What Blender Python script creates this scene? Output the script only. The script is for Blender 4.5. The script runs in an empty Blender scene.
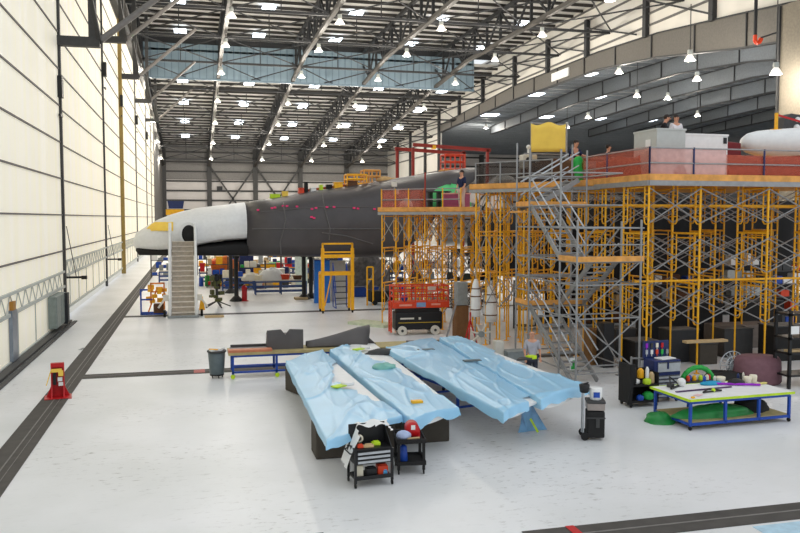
import bpy, bmesh, math, random
from mathutils import Vector, Matrix, noise
C = bpy.context.scene.collection
PI = math.pi
R = math.radians

# ---------------------------------------------------------------- camera
CAM_H = 5.0
PSI = math.atan(207 / 800 * math.cos(R(3.47)))
PIT = math.atan(48.5 / 800)
cam_d = bpy.data.cameras.new('camera'); cam = bpy.data.objects.new('camera', cam_d); C.objects.link(cam)
cam.location = (0, 0, CAM_H); cam.rotation_euler = (PI / 2 - PIT, 0, -PSI)
cam_d.sensor_width = 36; cam_d.lens = 36; cam_d.clip_end = 600
bpy.context.scene.camera = cam

# ---------------------------------------------------------------- world, exposure
w = bpy.data.worlds.new('world'); bpy.context.scene.world = w; w.use_nodes = True
w.node_tree.nodes['Background'].inputs[0].default_value = (0.90, 0.95, 1.0, 1)
w.node_tree.nodes['Background'].inputs[1].default_value = 1.0
vs = bpy.context.scene.view_settings
vs.view_transform = 'Standard'; vs.look = 'None'; vs.gamma = 1; vs.exposure = 0.0
LAMP_W = 1250.0
SKYLIGHT_E = 6.0
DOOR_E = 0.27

# ---------------------------------------------------------------- helpers
FW = Vector((math.sin(PSI) * math.cos(PIT), math.cos(PSI) * math.cos(PIT), -math.sin(PIT)))
RT = Vector((math.cos(PSI), -math.sin(PSI), 0)); UP = RT.cross(FW)
def _ray(u, v): return FW + RT * ((u - 400) / 800) - UP * ((v - 266.5) / 800)
def at(u, v, z=0.0):
    r = _ray(u, v); t = (z - CAM_H) / r.z; return Vector((r.x * t, r.y * t, z))
def aty(u, v, y):
    r = _ray(u, v); t = y / r.y; return Vector((r.x * t, y, CAM_H + r.z * t))

def lin(c):
    def f(x):
        x /= 255.0
        return x / 12.92 if x <= .04045 else ((x + .055) / 1.055) ** 2.4
    return tuple(f(x) for x in c) + (1,)

MATS = {}
def mat(name, rgb, rough=.6, metal=0.0, var=.12, scale=6.0, emit=0, alpha=1.0, spec=.4, bump=0.0, trans=0.0):
    if name in MATS: return MATS[name]
    m = bpy.data.materials.new(name); m.use_nodes = True
    nt = m.node_tree; b = nt.nodes['Principled BSDF']
    tc = nt.nodes.new('ShaderNodeTexCoord'); nz = nt.nodes.new('ShaderNodeTexNoise'); rp = nt.nodes.new('ShaderNodeValToRGB')
    nz.inputs['Scale'].default_value = scale; nz.inputs['Detail'].default_value = 4
    nt.links.new(tc.outputs['Object'], nz.inputs['Vector'])
    c = lin(rgb)
    rp.color_ramp.elements[0].position = .3; rp.color_ramp.elements[1].position = .7
    rp.color_ramp.elements[0].color = tuple(x * (1 - var) for x in c[:3]) + (1,)
    rp.color_ramp.elements[1].color = tuple(min(1, x * (1 + var)) for x in c[:3]) + (1,)
    nt.links.new(nz.outputs['Fac'], rp.inputs['Fac']); nt.links.new(rp.outputs['Color'], b.inputs['Base Color'])
    b.inputs['Roughness'].default_value = rough; b.inputs['Metallic'].default_value = metal
    b.inputs['Specular IOR Level'].default_value = spec
    if alpha < 1: b.inputs['Alpha'].default_value = alpha
    if trans: b.inputs['Transmission Weight'].default_value = trans
    if emit:
        b.inputs['Emission Color'].default_value = c; b.inputs['Emission Strength'].default_value = emit
    if bump:
        bp = nt.nodes.new('ShaderNodeBump'); bp.inputs['Strength'].default_value = bump
        nt.links.new(nz.outputs['Fac'], bp.inputs['Height']); nt.links.new(bp.outputs['Normal'], b.inputs['Normal'])
    MATS[name] = m
    return m

yel = mat('yellow_paint', (250, 180, 26), .45)
grt = mat('galvanised_tube', (150, 150, 150), .45, .3)
dk = mat('dark_steel', (62, 62, 62), .6)
dk2 = mat('darker_steel', (44, 45, 47), .6)
blk = mat('black_plastic', (24, 24, 26), .45)
blkm = mat('black_matte', (30, 29, 29), .8)
wht = mat('white_paint', (232, 232, 230), .5, var=.04)
offw = mat('off_white', (215, 210, 198), .6, var=.06)
blu = mat('blue_paint', (28, 72, 165), .45)
nav = mat('navy_paint', (28, 42, 92), .4)
red = mat('red_paint', (190, 22, 28), .4)
orr = mat('orange_red_paint', (214, 66, 30), .45)
rust = mat('oxide_red_paint', (150, 44, 32), .6)
wood = mat('plank_wood', (222, 158, 82), .7, var=.2, scale=4)
plyw = mat('plywood', (200, 172, 128), .75, var=.12)
tan = mat('tan_board', (176, 160, 112), .7)
gry = mat('grey_paint', (140, 146, 146), .5)
lgr = mat('light_grey_paint', (186, 190, 186), .5, var=.04)
carb = mat('carbon_fibre', (74, 70, 71), .40, var=.12, scale=1.2)
carb2 = mat('carbon_skin', (88, 84, 84), .5, var=.1, scale=2)
foam = mat('dark_foam_board', (72, 66, 58), .85, var=.08)
skin = mat('skin', (205, 150, 122), .6)
hairb = mat('dark_hair', (42, 30, 24), .7)
grn = mat('green_plastic', (40, 168, 70), .5)
lime = mat('lime_tape', (190, 222, 40), .5)
silver = mat('silver_metal', (186, 190, 194), .35, .4)
brn = mat('brown_cloth', (98, 66, 44), .85)
mar = mat('maroon_cloth', (112, 26, 30), .8)
mauve = mat('mauve_panel', (120, 84, 92), .7)
purp = mat('purple_tape', (150, 30, 190), .5)
dgr = mat('dark_green', (52, 60, 52), .6)
slate = mat('slate_plastic', (92, 104, 108), .5)
rubber = mat('rubber', (28, 28, 28), .8)
canv = mat('yellow_canvas', (252, 210, 92), .8, var=.08, scale=2)
cream = mat('cream_plastic', (236, 228, 205), .6)
def netmat(name, rgb, a): return mat(name, rgb, .8, alpha=a)
net_o = netmat('orange_netting', (206, 104, 80), .38)
net_p = netmat('pale_netting', (228, 172, 164), .42)

class MB:
    def __init__(s): s.bm = bmesh.new(); s.mi = 0
    def _m(s, faces):
        for f in faces: f.material_index = s.mi
    def box(s, c, d, rz=0, ry=0, rx=0):
        M = Matrix.Translation(Vector(c)) @ Matrix.Rotation(rz, 4, 'Z') @ Matrix.Rotation(ry, 4, 'Y') @ Matrix.Rotation(rx, 4, 'X') @ Matrix.Diagonal((d[0], d[1], d[2], 1))
        n = len(s.bm.faces)
        r = bmesh.ops.create_cube(s.bm, size=1, matrix=M)
        s._m({f for v in r['verts'] for f in v.link_faces}); return s
    def b2(s, p, q):
        return s.box([(a + b) / 2 for a, b in zip(p, q)], [abs(b - a) for a, b in zip(p, q)])
    def tube(s, a, b, r, n=6, r2=None):
        a = Vector(a); b = Vector(b); d = b - a
        if d.length < 1e-6: return s
        q = d.to_track_quat('Z', 'Y').to_matrix().to_4x4()
        M = Matrix.Translation((a + b) / 2) @ q
        k = bmesh.ops.create_cone(s.bm, cap_ends=True, segments=n, radius1=r, radius2=r if r2 is None else r2, depth=d.length, matrix=M)
        s._m({f for v in k['verts'] for f in v.link_faces}); return s
    def path(s, pts, r, n=6):
        for a, b in zip(pts, pts[1:]): s.tube(a, b, r, n)
        return s
    def bar(s, a, b, wd, ht):
        a = Vector(a); b = Vector(b); d = b - a
        q = d.to_track_quat('X', 'Z').to_matrix().to_4x4()
        M = Matrix.Translation((a + b) / 2) @ q @ Matrix.Diagonal((d.length, wd, ht, 1))
        k = bmesh.ops.create_cube(s.bm, size=1, matrix=M)
        s._m({f for v in k['verts'] for f in v.link_faces}); return s
    def sph(s, c, r, sc=(1, 1, 1), n=12):
        M = Matrix.Translation(Vector(c)) @ Matrix.Diagonal((sc[0], sc[1], sc[2], 1))
        k = bmesh.ops.create_uvsphere(s.bm, u_segments=n, v_segments=max(6, n // 2 + 2), radius=r, matrix=M)
        fs = {f for v in k['verts'] for f in v.link_faces}; s._m(fs)
        for f in fs: f.smooth = True
        return s
    def lathe(s, prof, c=(0, 0, 0), n=20, axis='Z'):
        rings = []
        for r, z in prof:
            ring = []
            for i in range(n):
                a = 2 * PI * i / n; x, y = r * math.cos(a), r * math.sin(a)
                p = (x, y, z) if axis == 'Z' else ((z, x, y) if axis == 'X' else (x, z, y))
                ring.append(s.bm.verts.new((p[0] + c[0], p[1] + c[1], p[2] + c[2])))
            rings.append(ring)
        for A, B in zip(rings, rings[1:]):
            for i in range(n):
                f = s.bm.faces.new((A[i], A[(i + 1) % n], B[(i + 1) % n], B[i])); f.smooth = True; f.material_index = s.mi
        for ring in (rings[0], rings[-1]):
            try: f = s.bm.faces.new(ring); f.material_index = s.mi
            except ValueError: pass
        return s
    def prism(s, pts, lo, hi, axis='Z'):
        def P(a, b, h): return {'Z': (a, b, h), 'Y': (a, h, b), 'X': (h, a, b)}[axis]
        A = [s.bm.verts.new(P(a, b, lo)) for a, b in pts]; B = [s.bm.verts.new(P(a, b, hi)) for a, b in pts]
        n = len(pts); fs = [s.bm.faces.new(A), s.bm.faces.new(B)]
        for i in range(n): fs.append(s.bm.faces.new((A[i], A[(i + 1) % n], B[(i + 1) % n], B[i])))
        s._m(fs); return s
    def loft(s, rings, smooth=True, caps=True):
        V = [[s.bm.verts.new(p) for p in r] for r in rings]
        n = len(rings[0])
        for A, B in zip(V, V[1:]):
            for i in range(n):
                f = s.bm.faces.new((A[i], A[(i + 1) % n], B[(i + 1) % n], B[i])); f.smooth = smooth; f.material_index = s.mi
        if caps:
            for r in (V[0], V[-1]):
                f = s.bm.faces.new(r); f.material_index = s.mi
        return s
    def grid(s, fn, nu, nv, keep=None, smooth=True):
        V = [[s.bm.verts.new(fn(i / nu, j / nv)) for j in range(nv + 1)] for i in range(nu + 1)]
        for i in range(nu):
            for j in range(nv):
                if keep and not keep((i + .5) / nu, (j + .5) / nv): continue
                f = s.bm.faces.new((V[i][j], V[i + 1][j], V[i + 1][j + 1], V[i][j + 1])); f.smooth = smooth; f.material_index = s.mi
        bmesh.ops.delete(s.bm, geom=[v for v in s.bm.verts if not v.link_faces], context='VERTS')
        return s
    def build(s, name, m, parent=None, bevel=0, loc=None, smooth=False):
        bmesh.ops.recalc_face_normals(s.bm, faces=s.bm.faces)
        me = bpy.data.meshes.new(name); s.bm.to_mesh(me); s.bm.free()
        for k in (m if isinstance(m, (list, tuple)) else [m]): me.materials.append(k)
        o = bpy.data.objects.new(name, me); C.objects.link(o)
        if parent: o.parent = parent
        if loc is not None: o.location = loc
        if bevel:
            b = o.modifiers.new('b', 'BEVEL'); b.width = bevel; b.segments = 2; b.limit_method = 'ANGLE'
        return o

def tag(o, label, cat, group=None, kind=None):
    o['label'] = label; o['category'] = cat
    if group: o['group'] = group
    if kind: o['kind'] = kind
    return o
def thing(name, label, cat, loc=(0, 0, 0), rz=0, group=None, kind=None):
    o = bpy.data.objects.new(name, None); C.objects.link(o); o.location = loc; o.rotation_euler = (0, 0, rz)
    return tag(o, label, cat, group, kind)
KIDS = {}
def copy_tree(o, parent=None):
    c = o.copy(); C.objects.link(c); c.parent = parent
    for ch in [x for x in C.objects if x.parent == o]: copy_tree(ch, c)
    return c
def struct(name, mb, m, label, cat, **k):
    return tag(mb.build(name, m, **k), label, cat, kind='structure')

# ================================================================ SETTING
XW, XA, YE = -6.1, 44.0, 182.0
# floor: pale painted concrete with scuffs
def floor_mat():
    m = bpy.data.materials.new('painted_concrete'); m.use_nodes = True; nt = m.node_tree; b = nt.nodes['Principled BSDF']
    N = nt.nodes.new; L = nt.links.new
    tc = N('ShaderNodeTexCoord')
    n1 = N('ShaderNodeTexNoise'); n1.inputs['Scale'].default_value = .35; n1.inputs['Detail'].default_value = 6
    L(tc.outputs['Object'], n1.inputs['Vector'])
    r1 = N('ShaderNodeValToRGB'); r1.color_ramp.elements[0].position = .3; r1.color_ramp.elements[0].color = lin((215, 216, 215)); r1.color_ramp.elements[1].position = .65; r1.color_ramp.elements[1].color = lin((230, 230, 231))
    L(n1.outputs['Fac'], r1.inputs['Fac'])
    mp = N('ShaderNodeMapping'); mp.inputs['Scale'].default_value = (.7, 1.5, 1); L(tc.outputs['Object'], mp.inputs['Vector'])
    n2 = N('ShaderNodeTexNoise'); n2.inputs['Scale'].default_value = 5.5; n2.inputs['Detail'].default_value = 8; n2.inputs['Roughness'].default_value = .7
    L(mp.outputs['Vector'], n2.inputs['Vector'])
    r2 = N('ShaderNodeValToRGB'); r2.color_ramp.elements[0].position = .56; r2.color_ramp.elements[0].color = (0, 0, 0, 1); r2.color_ramp.elements[1].position = .68; r2.color_ramp.elements[1].color = (.8, .8, .8, 1)
    L(n2.outputs['Fac'], r2.inputs['Fac'])
    # scuffs gather along a traffic lane
    n3 = N('ShaderNodeTexNoise'); n3.inputs['Scale'].default_value = .22; n3.inputs['Detail'].default_value = 2; L(tc.outputs['Object'], n3.inputs['Vector'])
    r3 = N('ShaderNodeValToRGB'); r3.color_ramp.elements[0].position = .46; r3.color_ramp.elements[0].color = (.12, .12, .12, 1); r3.color_ramp.elements[1].position = .6; r3.color_ramp.elements[1].color = (1, 1, 1, 1)
    L(n3.outputs['Fac'], r3.inputs['Fac'])
    mu = N('ShaderNodeMath'); mu.operation = 'MULTIPLY'; L(r2.outputs['Color'], mu.inputs[0]); L(r3.outputs['Color'], mu.inputs[1])
    mx = N('ShaderNodeMixRGB'); L(mu.outputs[0], mx.inputs['Fac']); L(r1.outputs['Color'], mx.inputs[1]); mx.inputs[2].default_value = lin((132, 128, 122))
    L(mx.outputs['Color'], b.inputs['Base Color']); b.inputs['Roughness'].default_value = .38; b.inputs['Specular IOR Level'].default_value = .35
    return m
fm = floor_mat()
struct('floor', MB().b2((-6.35, 2, -.3), (110, 184, 0)), fm, 'pale grey painted concrete hangar floor', 'floor')
struct('floor_apron', MB().b2((-60, 2, -.34), (-6.35, 184, -.04)), mat('apron_concrete', (214, 212, 206), .8), 'bright concrete apron outside the raised hangar doors', 'ground')
rail = mat('dark_track', (74, 70, 66), .75, var=.18, scale=3)
rline = mat('rail_groove', (120, 116, 112), .5)
def band(name, p, q, label, groove='x'):
    o = struct(name, MB().b2((p[0], p[1], 0), (q[0], q[1], .012)), rail, label, 'floor track')
    m = MB()
    if groove == 'y':
        xm = (p[0] + q[0]) / 2; m.b2((xm - .015, p[1], .012), (xm + .015, q[1], .02))
        m.b2((xm + .14, p[1], .012), (xm + .155, q[1], .02))
    else:
        ym = (p[1] + q[1]) / 2; m.b2((p[0], ym - .02, .012), (q[0], ym + .02, .02))
    m.build('groove', rline, o)
band('trim_1', (-4.12, 8), (-3.42, 182), 'long dark steel floor track running beside the hangar doors', 'y')
band('trim_2', (-3.42, 26.3), (60, 27.0), 'dark floor track crossing behind the wrapped wing panels')
band('trim_3', (-3.42, 42.2), (60, 42.8), 'dark floor track crossing in front of the boarding stairs')
band('trim_4', (5.0, 10.95), (40, 11.6), 'dark floor track in the near right of the floor')
band('trim_5', (-3.4, 11.95), (1.93, 12.35), 'short dark floor track at the near edge of the floor')
tag(MB().b2((5.75, 11.0, .021), (5.9, 11.6, .024)).build('paint_mark', red), 'red paint mark across the nearest floor track', 'floor marking', kind='structure')
tag(MB().b2((.85, 26.35, .021), (1.2, 26.9, .024)).build('paint_mark', mat('faded_red', (190, 110, 104), .7), loc=(-.9, 0, 0)), 'faded red paint mark on the floor track left of the trash can', 'floor marking', kind='structure')
# door base track
struct('baseboard_left', MB().b2((-6.0, 10, 0), (-5.72, 41.2, .10)).b2((-5.66, 10, 0), (-5.5, 41.2, .05)), dk, 'grey steel sill rail along the foot of the nearest hangar door', 'sill')

# ---- left doors: translucent fabric bays
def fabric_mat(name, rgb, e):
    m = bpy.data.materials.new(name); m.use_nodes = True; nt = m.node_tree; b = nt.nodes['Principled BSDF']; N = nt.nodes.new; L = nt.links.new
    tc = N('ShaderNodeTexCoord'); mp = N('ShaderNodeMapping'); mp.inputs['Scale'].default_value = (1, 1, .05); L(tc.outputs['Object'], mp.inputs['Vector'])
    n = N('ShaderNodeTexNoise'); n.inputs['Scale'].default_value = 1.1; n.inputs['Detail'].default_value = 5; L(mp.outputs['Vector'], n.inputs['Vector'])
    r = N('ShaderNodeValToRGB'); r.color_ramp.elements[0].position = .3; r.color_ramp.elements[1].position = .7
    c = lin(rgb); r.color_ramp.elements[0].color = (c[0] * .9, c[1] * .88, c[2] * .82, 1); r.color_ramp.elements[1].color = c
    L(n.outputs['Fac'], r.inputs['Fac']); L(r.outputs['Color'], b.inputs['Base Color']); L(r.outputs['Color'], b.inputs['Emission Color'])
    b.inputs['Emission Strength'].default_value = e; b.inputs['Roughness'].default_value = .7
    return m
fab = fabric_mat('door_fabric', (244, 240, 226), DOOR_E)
seam = mat('door_seam', (104, 100, 98), .7)
posts = [8.0, 41.4, 62.2, 76.1, 96.4, 117.5, 131.0, 141.0]
for i, (y0, y1) in enumerate(zip(posts, posts[1:])):
    x = XW if i == 0 else XW - .15
    zb = 0.0 if i == 0 else .42
    d = thing('door_%d' % (i + 1), ['nearest tall translucent hangar door bay with lower truss rail', 'second hangar door bay from the near end, its foot lifted off the floor', 'narrow third hangar door bay before the ochre post', 'fourth hangar door bay just past the ochre post', 'fifth hangar door bay from the near end', 'sixth hangar door bay from the near end', 'farthest narrow hangar door bay'][i], 'hangar door', (x, y0, 0), kind='structure')
    n = y1 - y0; top = 22.6
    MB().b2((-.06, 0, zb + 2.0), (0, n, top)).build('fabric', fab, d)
    m = MB()
    for k in range(12):
        z = 3.42 + 1.73 * k
        if z < top: m.b2((0, 0, z - .032), (.05, n, z + .032))
    m.build('seam', seam, d)
    # bottom truss rail
    m = MB(); z0, z1 = zb + 1.72, zb + 2.42
    m.b2((-.05, 0, z0 - .06), (.1, n, z0 + .06)); m.b2((-.05, 0, z1 - .05), (.1, n, z1 + .05))
    k = 0; yy = 0
    while yy < n - 1.3:
        m.bar((.05, yy, z0), (.05, yy + .65, z1), .035, .035); m.bar((.05, yy + .65, z1), (.05, yy + 1.3, z0), .035, .035); yy += 1.3
    m.build('bottom_truss', lgr, d)
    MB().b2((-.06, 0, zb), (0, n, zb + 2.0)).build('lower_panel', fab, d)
    m = MB(); m.b2((0, 0, zb), (.08, n, zb + .14))
    yy = 2.9
    while yy < n: m.b2((0, yy, zb), (.04, yy + .06, zb + 1.7)); yy += 3.3
    m.build('lower_frame', lgr, d)
    MB().b2((-.04, n - (.25 if i == 2 else .12), 0), (.3 if i == 2 else .12, n + (.25 if i == 2 else .12), 23.2)).build('post', [dk, dk, mat('ochre_post', (150, 128, 72), .7), seam, seam, seam, seam][i], d)
    MB().b2((-.3, 0, top), (.5, n, top + .7)).build('head_girder', dk, d)
struct('wall_left', MB().b2((-6.8, 141.2, 0), (-6.3, 182, 30)).b2((-6.8, 8, 23.3), (-6.4, 141.2, 30)), mat('dark_siding', (92, 90, 88), .8), 'dark grey wall beyond and above the hangar doors', 'wall')  # even dark grey siding colour
# door guide frames
def guide(y, z, run, n):
    g = thing('door_guide_frame', ['dark steel door guide frame on the post nearest the camera', 'dark door guide frame on the second hangar door post', 'dark door guide frame on the ochre post', 'dark door guide frame on the fourth hangar door post', 'farthest dark door guide frame high on the doors'][n], 'steel bracket', (XW, y, z), kind='structure')
    MB().b2((-.1, -.22, -.22), (run, .22, .22)).build('beam', dk, g)
    MB().b2((run - .5, -.16, .2), (run - .14, .16, 29 - z - 1)).build('hanger', dk, g)
    MB().bar((run - .3, -2.6, 2.6), (run, 0, 0), .18, .18).build('brace', dk, g)
    MB().tube((run, 0, .1), (run + 5, 4.5, 5.5), .16, 8).build('strut', mat('grey_strut', (112, 108, 104), .5), g)
    MB().box((.1, -.2, -2.2), (.22, .5, 1.0)).b2((.05, -.6, -3.6), (.15, .1, -3.5)).build('hoist', blk, g)
for n, (y, z, r_) in enumerate([(41.4, 13.4, 1.9), (62.2, 17.9, 1.6), (76.1, 17.6, 1.6), (96.4, 18.3, 1.6), (117.5, 18.6, 1.6)]): guide(y, z, r_, n)

# ---- end wall
sid = mat('pale_siding', (206, 202, 200), .7, var=.05, scale=.4)
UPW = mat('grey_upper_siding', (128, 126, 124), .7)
wl = tag(MB().b2((-7, YE, 0), (110, YE + .4, 30)).build('wall_far', sid), 'far end wall of pale siding with dark girts', 'wall', kind='structure')
m = MB()
for k in range(9): m.b2((-7, YE - .3, 2.4 + 2.1 * k), (110, YE, 2.75 + 2.1 * k))
m.build('girt', dk, wl)
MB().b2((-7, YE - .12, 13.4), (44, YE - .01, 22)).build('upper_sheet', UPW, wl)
m = MB()
for x in [-6.0, 3.6, 13.6, 23.6, 34.2, 44.6, 56, 67, 79]: m.b2((x - .5, YE - .9, 0), (x + .5, YE - .3, 20))
m.build('column', dk, wl)
m = MB()
for x0, x1 in [(3.6, 13.6), (13.6, 23.6), (44.6, 56)]:
    for a, b in (((x0, 2), (x1, 16.5)), ((x0, 16.5), (x1, 2))): m.bar((a[0], YE - 1, a[1]), (b[0], YE - 1, b[1]), .35, .35)
m.build('cross_brace', dk, wl)
MB().b2((5.2, YE - .4, 10.9), (6.4, YE - .31, 12.0)).build('vent', dk2, wl)

# ---- roof profiles
def interp(P, y):
    for (a, za), (b, zb) in zip(P, P[1:]):
        if a <= y <= b: return za + (zb - za) * (y - a) / (b - a)
    return P[0][1] if y < P[0][0] else P[-1][1]
NEAR = [(46, 29.0), (112, 29.0)]
FAR = [(112, 27.2), (182, 20.6)]
CH = [(46, 25.0), (98, 25.0), (112, 23.9), (182, 16.4)]
deckm = mat('roof_deck', (196, 194, 190), .7, var=.05, scale=.3)
purl = mat('purlin_steel', (50, 48, 46), .65)
skyl = mat('skylight_panel', (235, 245, 255), .5, emit=SKYLIGHT_E, var=0)
def roof(name, P, x0, x1, label, step, sky, ps=(.2, .32), pm=None, sw=.75):
    m = MB()
    for (a, za), (b, zb) in zip(P, P[1:]):
        m.prism([(a, za), (b, zb), (b, zb + .3), (a, za + .3)], x0, x1, 'X')
    c = tag(m.build(name, deckm), label, 'roof', kind='structure')
    m = MB(); y = P[0][0] + .6
    while y < P[-1][0]:
        z = interp(P, y); m.b2((x0, y - ps[0] / 2, z - ps[1]), (x1, y + ps[0] / 2, z)); y += step
    m.build('purlin', pm or purl, c)
    for (x, y) in sky:
        z = interp(P, y); z2 = interp(P, y + 2.2)
        MB().prism([(y, z - .5), (y + 2.2, z2 - .5), (y + 2.2, z2 - .44), (y, z - .44)], x - sw, x + sw, 'X').build('skylight', skyl, c)
    return c
bays = [-1.2, 8.6, 18.6, 28.9, 39.4]
roof('ceiling', NEAR, -7, XA + .4, 'near roof deck of pale sheet over dark purlins', 2.45, [(x, y) for y in (62, 78, 91.5, 105) for x in bays])
roof('ceiling_far', FAR, -7, XA + .4, 'far sloping roof deck of pale sheet over dark purlins', 2.45, [(x, y) for y in (124, 138, 153, 167) for x in bays])
# blue fascia hung across the roof
fas = MB()
fas.b2((-7, 112, 23.7), (40.1, 112.2, 28.2))
f_ = tag(fas.build('wall_upper', mat('blue_grey_siding', (128, 148, 160), .55, var=.06, scale=.5)), 'blue grey ribbed smoke curtain hung across the roof', 'wall', kind='structure')
m = MB(); x = -7
while x < 40: m.b2((x, 111.93, 23.7), (x + .12, 112.0, 28.2)); x += .9
m.build('rib', mat('blue_grey_rib', (104, 124, 138), .55), f_)
MB().b2((-7, 112.3, 28.2), (44, 112.5, 29.3)).build('upper_closure', dk2, f_)
MB().b2((-7, 111.8, 23.5), (40.1, 112.3, 23.72)).build('edge_trim', mat('blue_grey_rib', (104, 124, 138)), f_)

# ---- trusses
tr = mat('truss_steel', (72, 68, 63), .6)
tx = [-6.0, 3.6, 13.6, 23.6, 34.2, 44.3]
def truss(x, i):
    t = thing('roof_truss', 'deep dark steel roof truss, %s counted from the hangar doors' % ['first', 'second', 'third', 'fourth', 'fifth', 'sixth'][i], 'roof truss', (x, 46, 0), kind='structure')
    m = MB()
    for a, b in ((46, 98), (98, 112), (112, 182)): m.bar((0, a - 46, interp(CH, a)), (0, b - 46, interp(CH, b)), .45, .4)
    m.build('bottom_chord', tr, t)
    def top(y): return (interp(NEAR, y) if y < 112 else interp(FAR, y)) - .55
    m = MB()
    for a, b in ((46, 111.8), (112.2, 182)): m.bar((0, a - 46, top(a)), (0, b - 46, top(b)), .4, .35)
    m.build('top_chord', dk2, t)
    m = MB(); y = 48.0; s_ = 0
    while y < 178:
        zb, zt = interp(CH, y), top(y)
        m.bar((0, y - 46, zb), (0, y - 46.01, zt), .3, .22)
        y2 = y + 4.3
        if y2 < 181: m.bar((0, y - 46, zt if s_ else zb), (0, y2 - 46, (interp(CH, y2) if s_ else top(y2))), .2, .2)
        y = y2; s_ ^= 1
    m.build('web', dk2, t)
for i, x in enumerate(tx): truss(x, i)
br = thing('roof_bracing', 'dark struts and crossed rods tying the roof trusses together', 'roof bracing', (0, 0, 0), kind='structure')
m = MB(); m2 = MB()
ys = [52, 66, 79.5, 92, 104.5, 118, 132, 146, 160, 174]
for y in ys:
    m.bar((-6, y, interp(CH, y)), (44.3, y, interp(CH, y)), .25, .25)
for x in (-1.2, 8.6, 18.6, 28.9): 
    for y in ys[::1]:
        zt = (interp(NEAR, y) if y < 112 else interp(FAR, y)) - .4
        m2.tube((x, y, interp(CH, y)), (x, y, zt), .06)
for (y0, y1) in zip(ys, ys[1:]):
    z0, z1 = interp(CH, y0), interp(CH, y1)
    for (x0, x1) in zip(tx[:-1], tx[1:]):
        m2.tube((x0, y0, z0), (x1, y1, z1), .075); m2.tube((x1, y0, z0), (x0, y1, z1), .075)
        zt0 = (interp(NEAR, y0) if y0 < 112 else interp(FAR, y0)) - .5
m.build('strut', dk2, br); m2.build('tie_rod', dk2, br)

# ---- annex wall and girders
GT = [(36, 18.9), (52, 21.2), (58, 21.8), (70, 22.9), (81.6, 23.4), (105.5, 23.5), (141, 21.9)]
GB = [(36, 15.6), (52, 18.4), (58, 19.0), (70, 20.6), (81.6, 21.5), (105.5, 21.6), (141, 20.6)]
wr = mat('upper_siding', (214, 210, 202), .65, var=.05, scale=.4)
m = MB()
for (a, za), (b, zb) in zip(GT, GT[1:]):
    m.prism([(a, za - .2), (b, zb - .2), (b, 29), (a, 29)], XA, XA + .3, 'X')
m.b2((XA, 141, 0), (XA + .3, YE, 29))
wa = tag(m.build('wall_right', wr), 'white sided wall above the annex opening', 'wall', kind='structure')
m = MB()
for y in (44, 61.4, 72, 84.3, 94.7, 105.5, 118.2, 129.5, 141, 150, 161, 171.5): m.b2((XA - .45, y - .3, 0 if y > 140 else interp(GT, y) - .1), (XA, y + .3, 27.5))
m.build('column', dk2, wa)
m = MB()
for k in range(9):
    z = 19.3 + 1.15 * k
    m.b2((XA - .12, 40 if z > 23.6 else 141, z), (XA, YE, z + .2))
for (a, b) in ((54, 66), (66, 79), (79, 90), (90, 100), (100, 110), (110, 122), (122, 144)):
    pass
for z in (3, 6.5, 10, 13.5, 17): m.b2((XA - .12, 141, z), (XA, YE, z + .25))
m.build('girt', mat('girt_steel', (96, 94, 92), .6), wa)
m = MB()
for y, z in ((72, 0), (84.3, 0), (94.7, 0), (105.5, 0), (118.2, 0)):
    m.bar((XA - .5, y, 26.6), (XA - .5, y - 11, interp(GT, y - 11) + .4), .16, .16)
m.build('brace', dk2, wa)
def girder(x, i, dz=0):
    m = MB()
    for (a, zt), (b, z2), (_, zb), (_, zb2) in zip(GT, GT[1:], GB, GB[1:]):
        m.prism([(a, zb + dz), (b, zb2 + dz), (b, z2 + dz), (a, zt + dz)], x - .12, x + .12, 'X')
    g = tag(m.build('arched_girder', mat('girder_steel', (92, 88, 82), .6) if i == 0 else mat('girder_steel_b', (104, 109, 114), .6)), ['big grey arched girder carrying the white upper wall', 'second arched girder inside the annex roof', 'third arched girder inside the annex roof', 'fourth arched girder inside the annex roof', 'fifth arched girder inside the annex roof', 'deepest arched girder inside the annex roof'][i], 'roof girder', kind='structure')
    m = MB()
    for P in (GT, GB):
        for (a, za), (b, zb) in zip(P, P[1:]): m.bar((x, a, za + dz), (x, b, zb + dz), .5, .12)
    y = 50
    while y < 142: m.b2((x - .24, y - .06, interp(GB, y) + dz), (x + .24, y + .06, interp(GT, y) + dz)); y += 7
    m.build('flange', dk2, g)
for i, x in enumerate((XA, 54, 64, 74, 84, 94)): girder(x, i)
AN = [(36, 19.4), (52, 21.7), (58, 22.3), (70, 23.4), (81.6, 23.9), (105.5, 24.0), (141, 22.4), (182, 20.4)]
roof('ceiling_annex', AN, XA + .4, 110, 'low annex roof deck under dark purlins', 2.6, [(x, y) for x in (49, 59, 69, 79) for y in (56, 68, 80, 94, 110, 128)], (.25, .45), mat('annex_purlin', (120, 126, 132), .6), 1.5)
struct('wall_annex', MB().b2((110, 40, 0), (110.4, YE, 26)), mat('annex_siding', (120, 124, 130), .7), 'grey side wall at the back of the annex', 'wall')
cpost = thing('support_column', 'wide beige boxed column holding the near end of the arched girder', 'column', (XA, 50.8, 0), kind='structure')
MB().b2((-.7, -1.6, 0), (.7, 1.6, 21)).build('casing', mat('beige_casing', (128, 120, 106), .7), cpost)
MB().b2((-.85, 1.55, 0), (-.6, 1.75, 21)).build('edge_angle', dk2, cpost)
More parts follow.
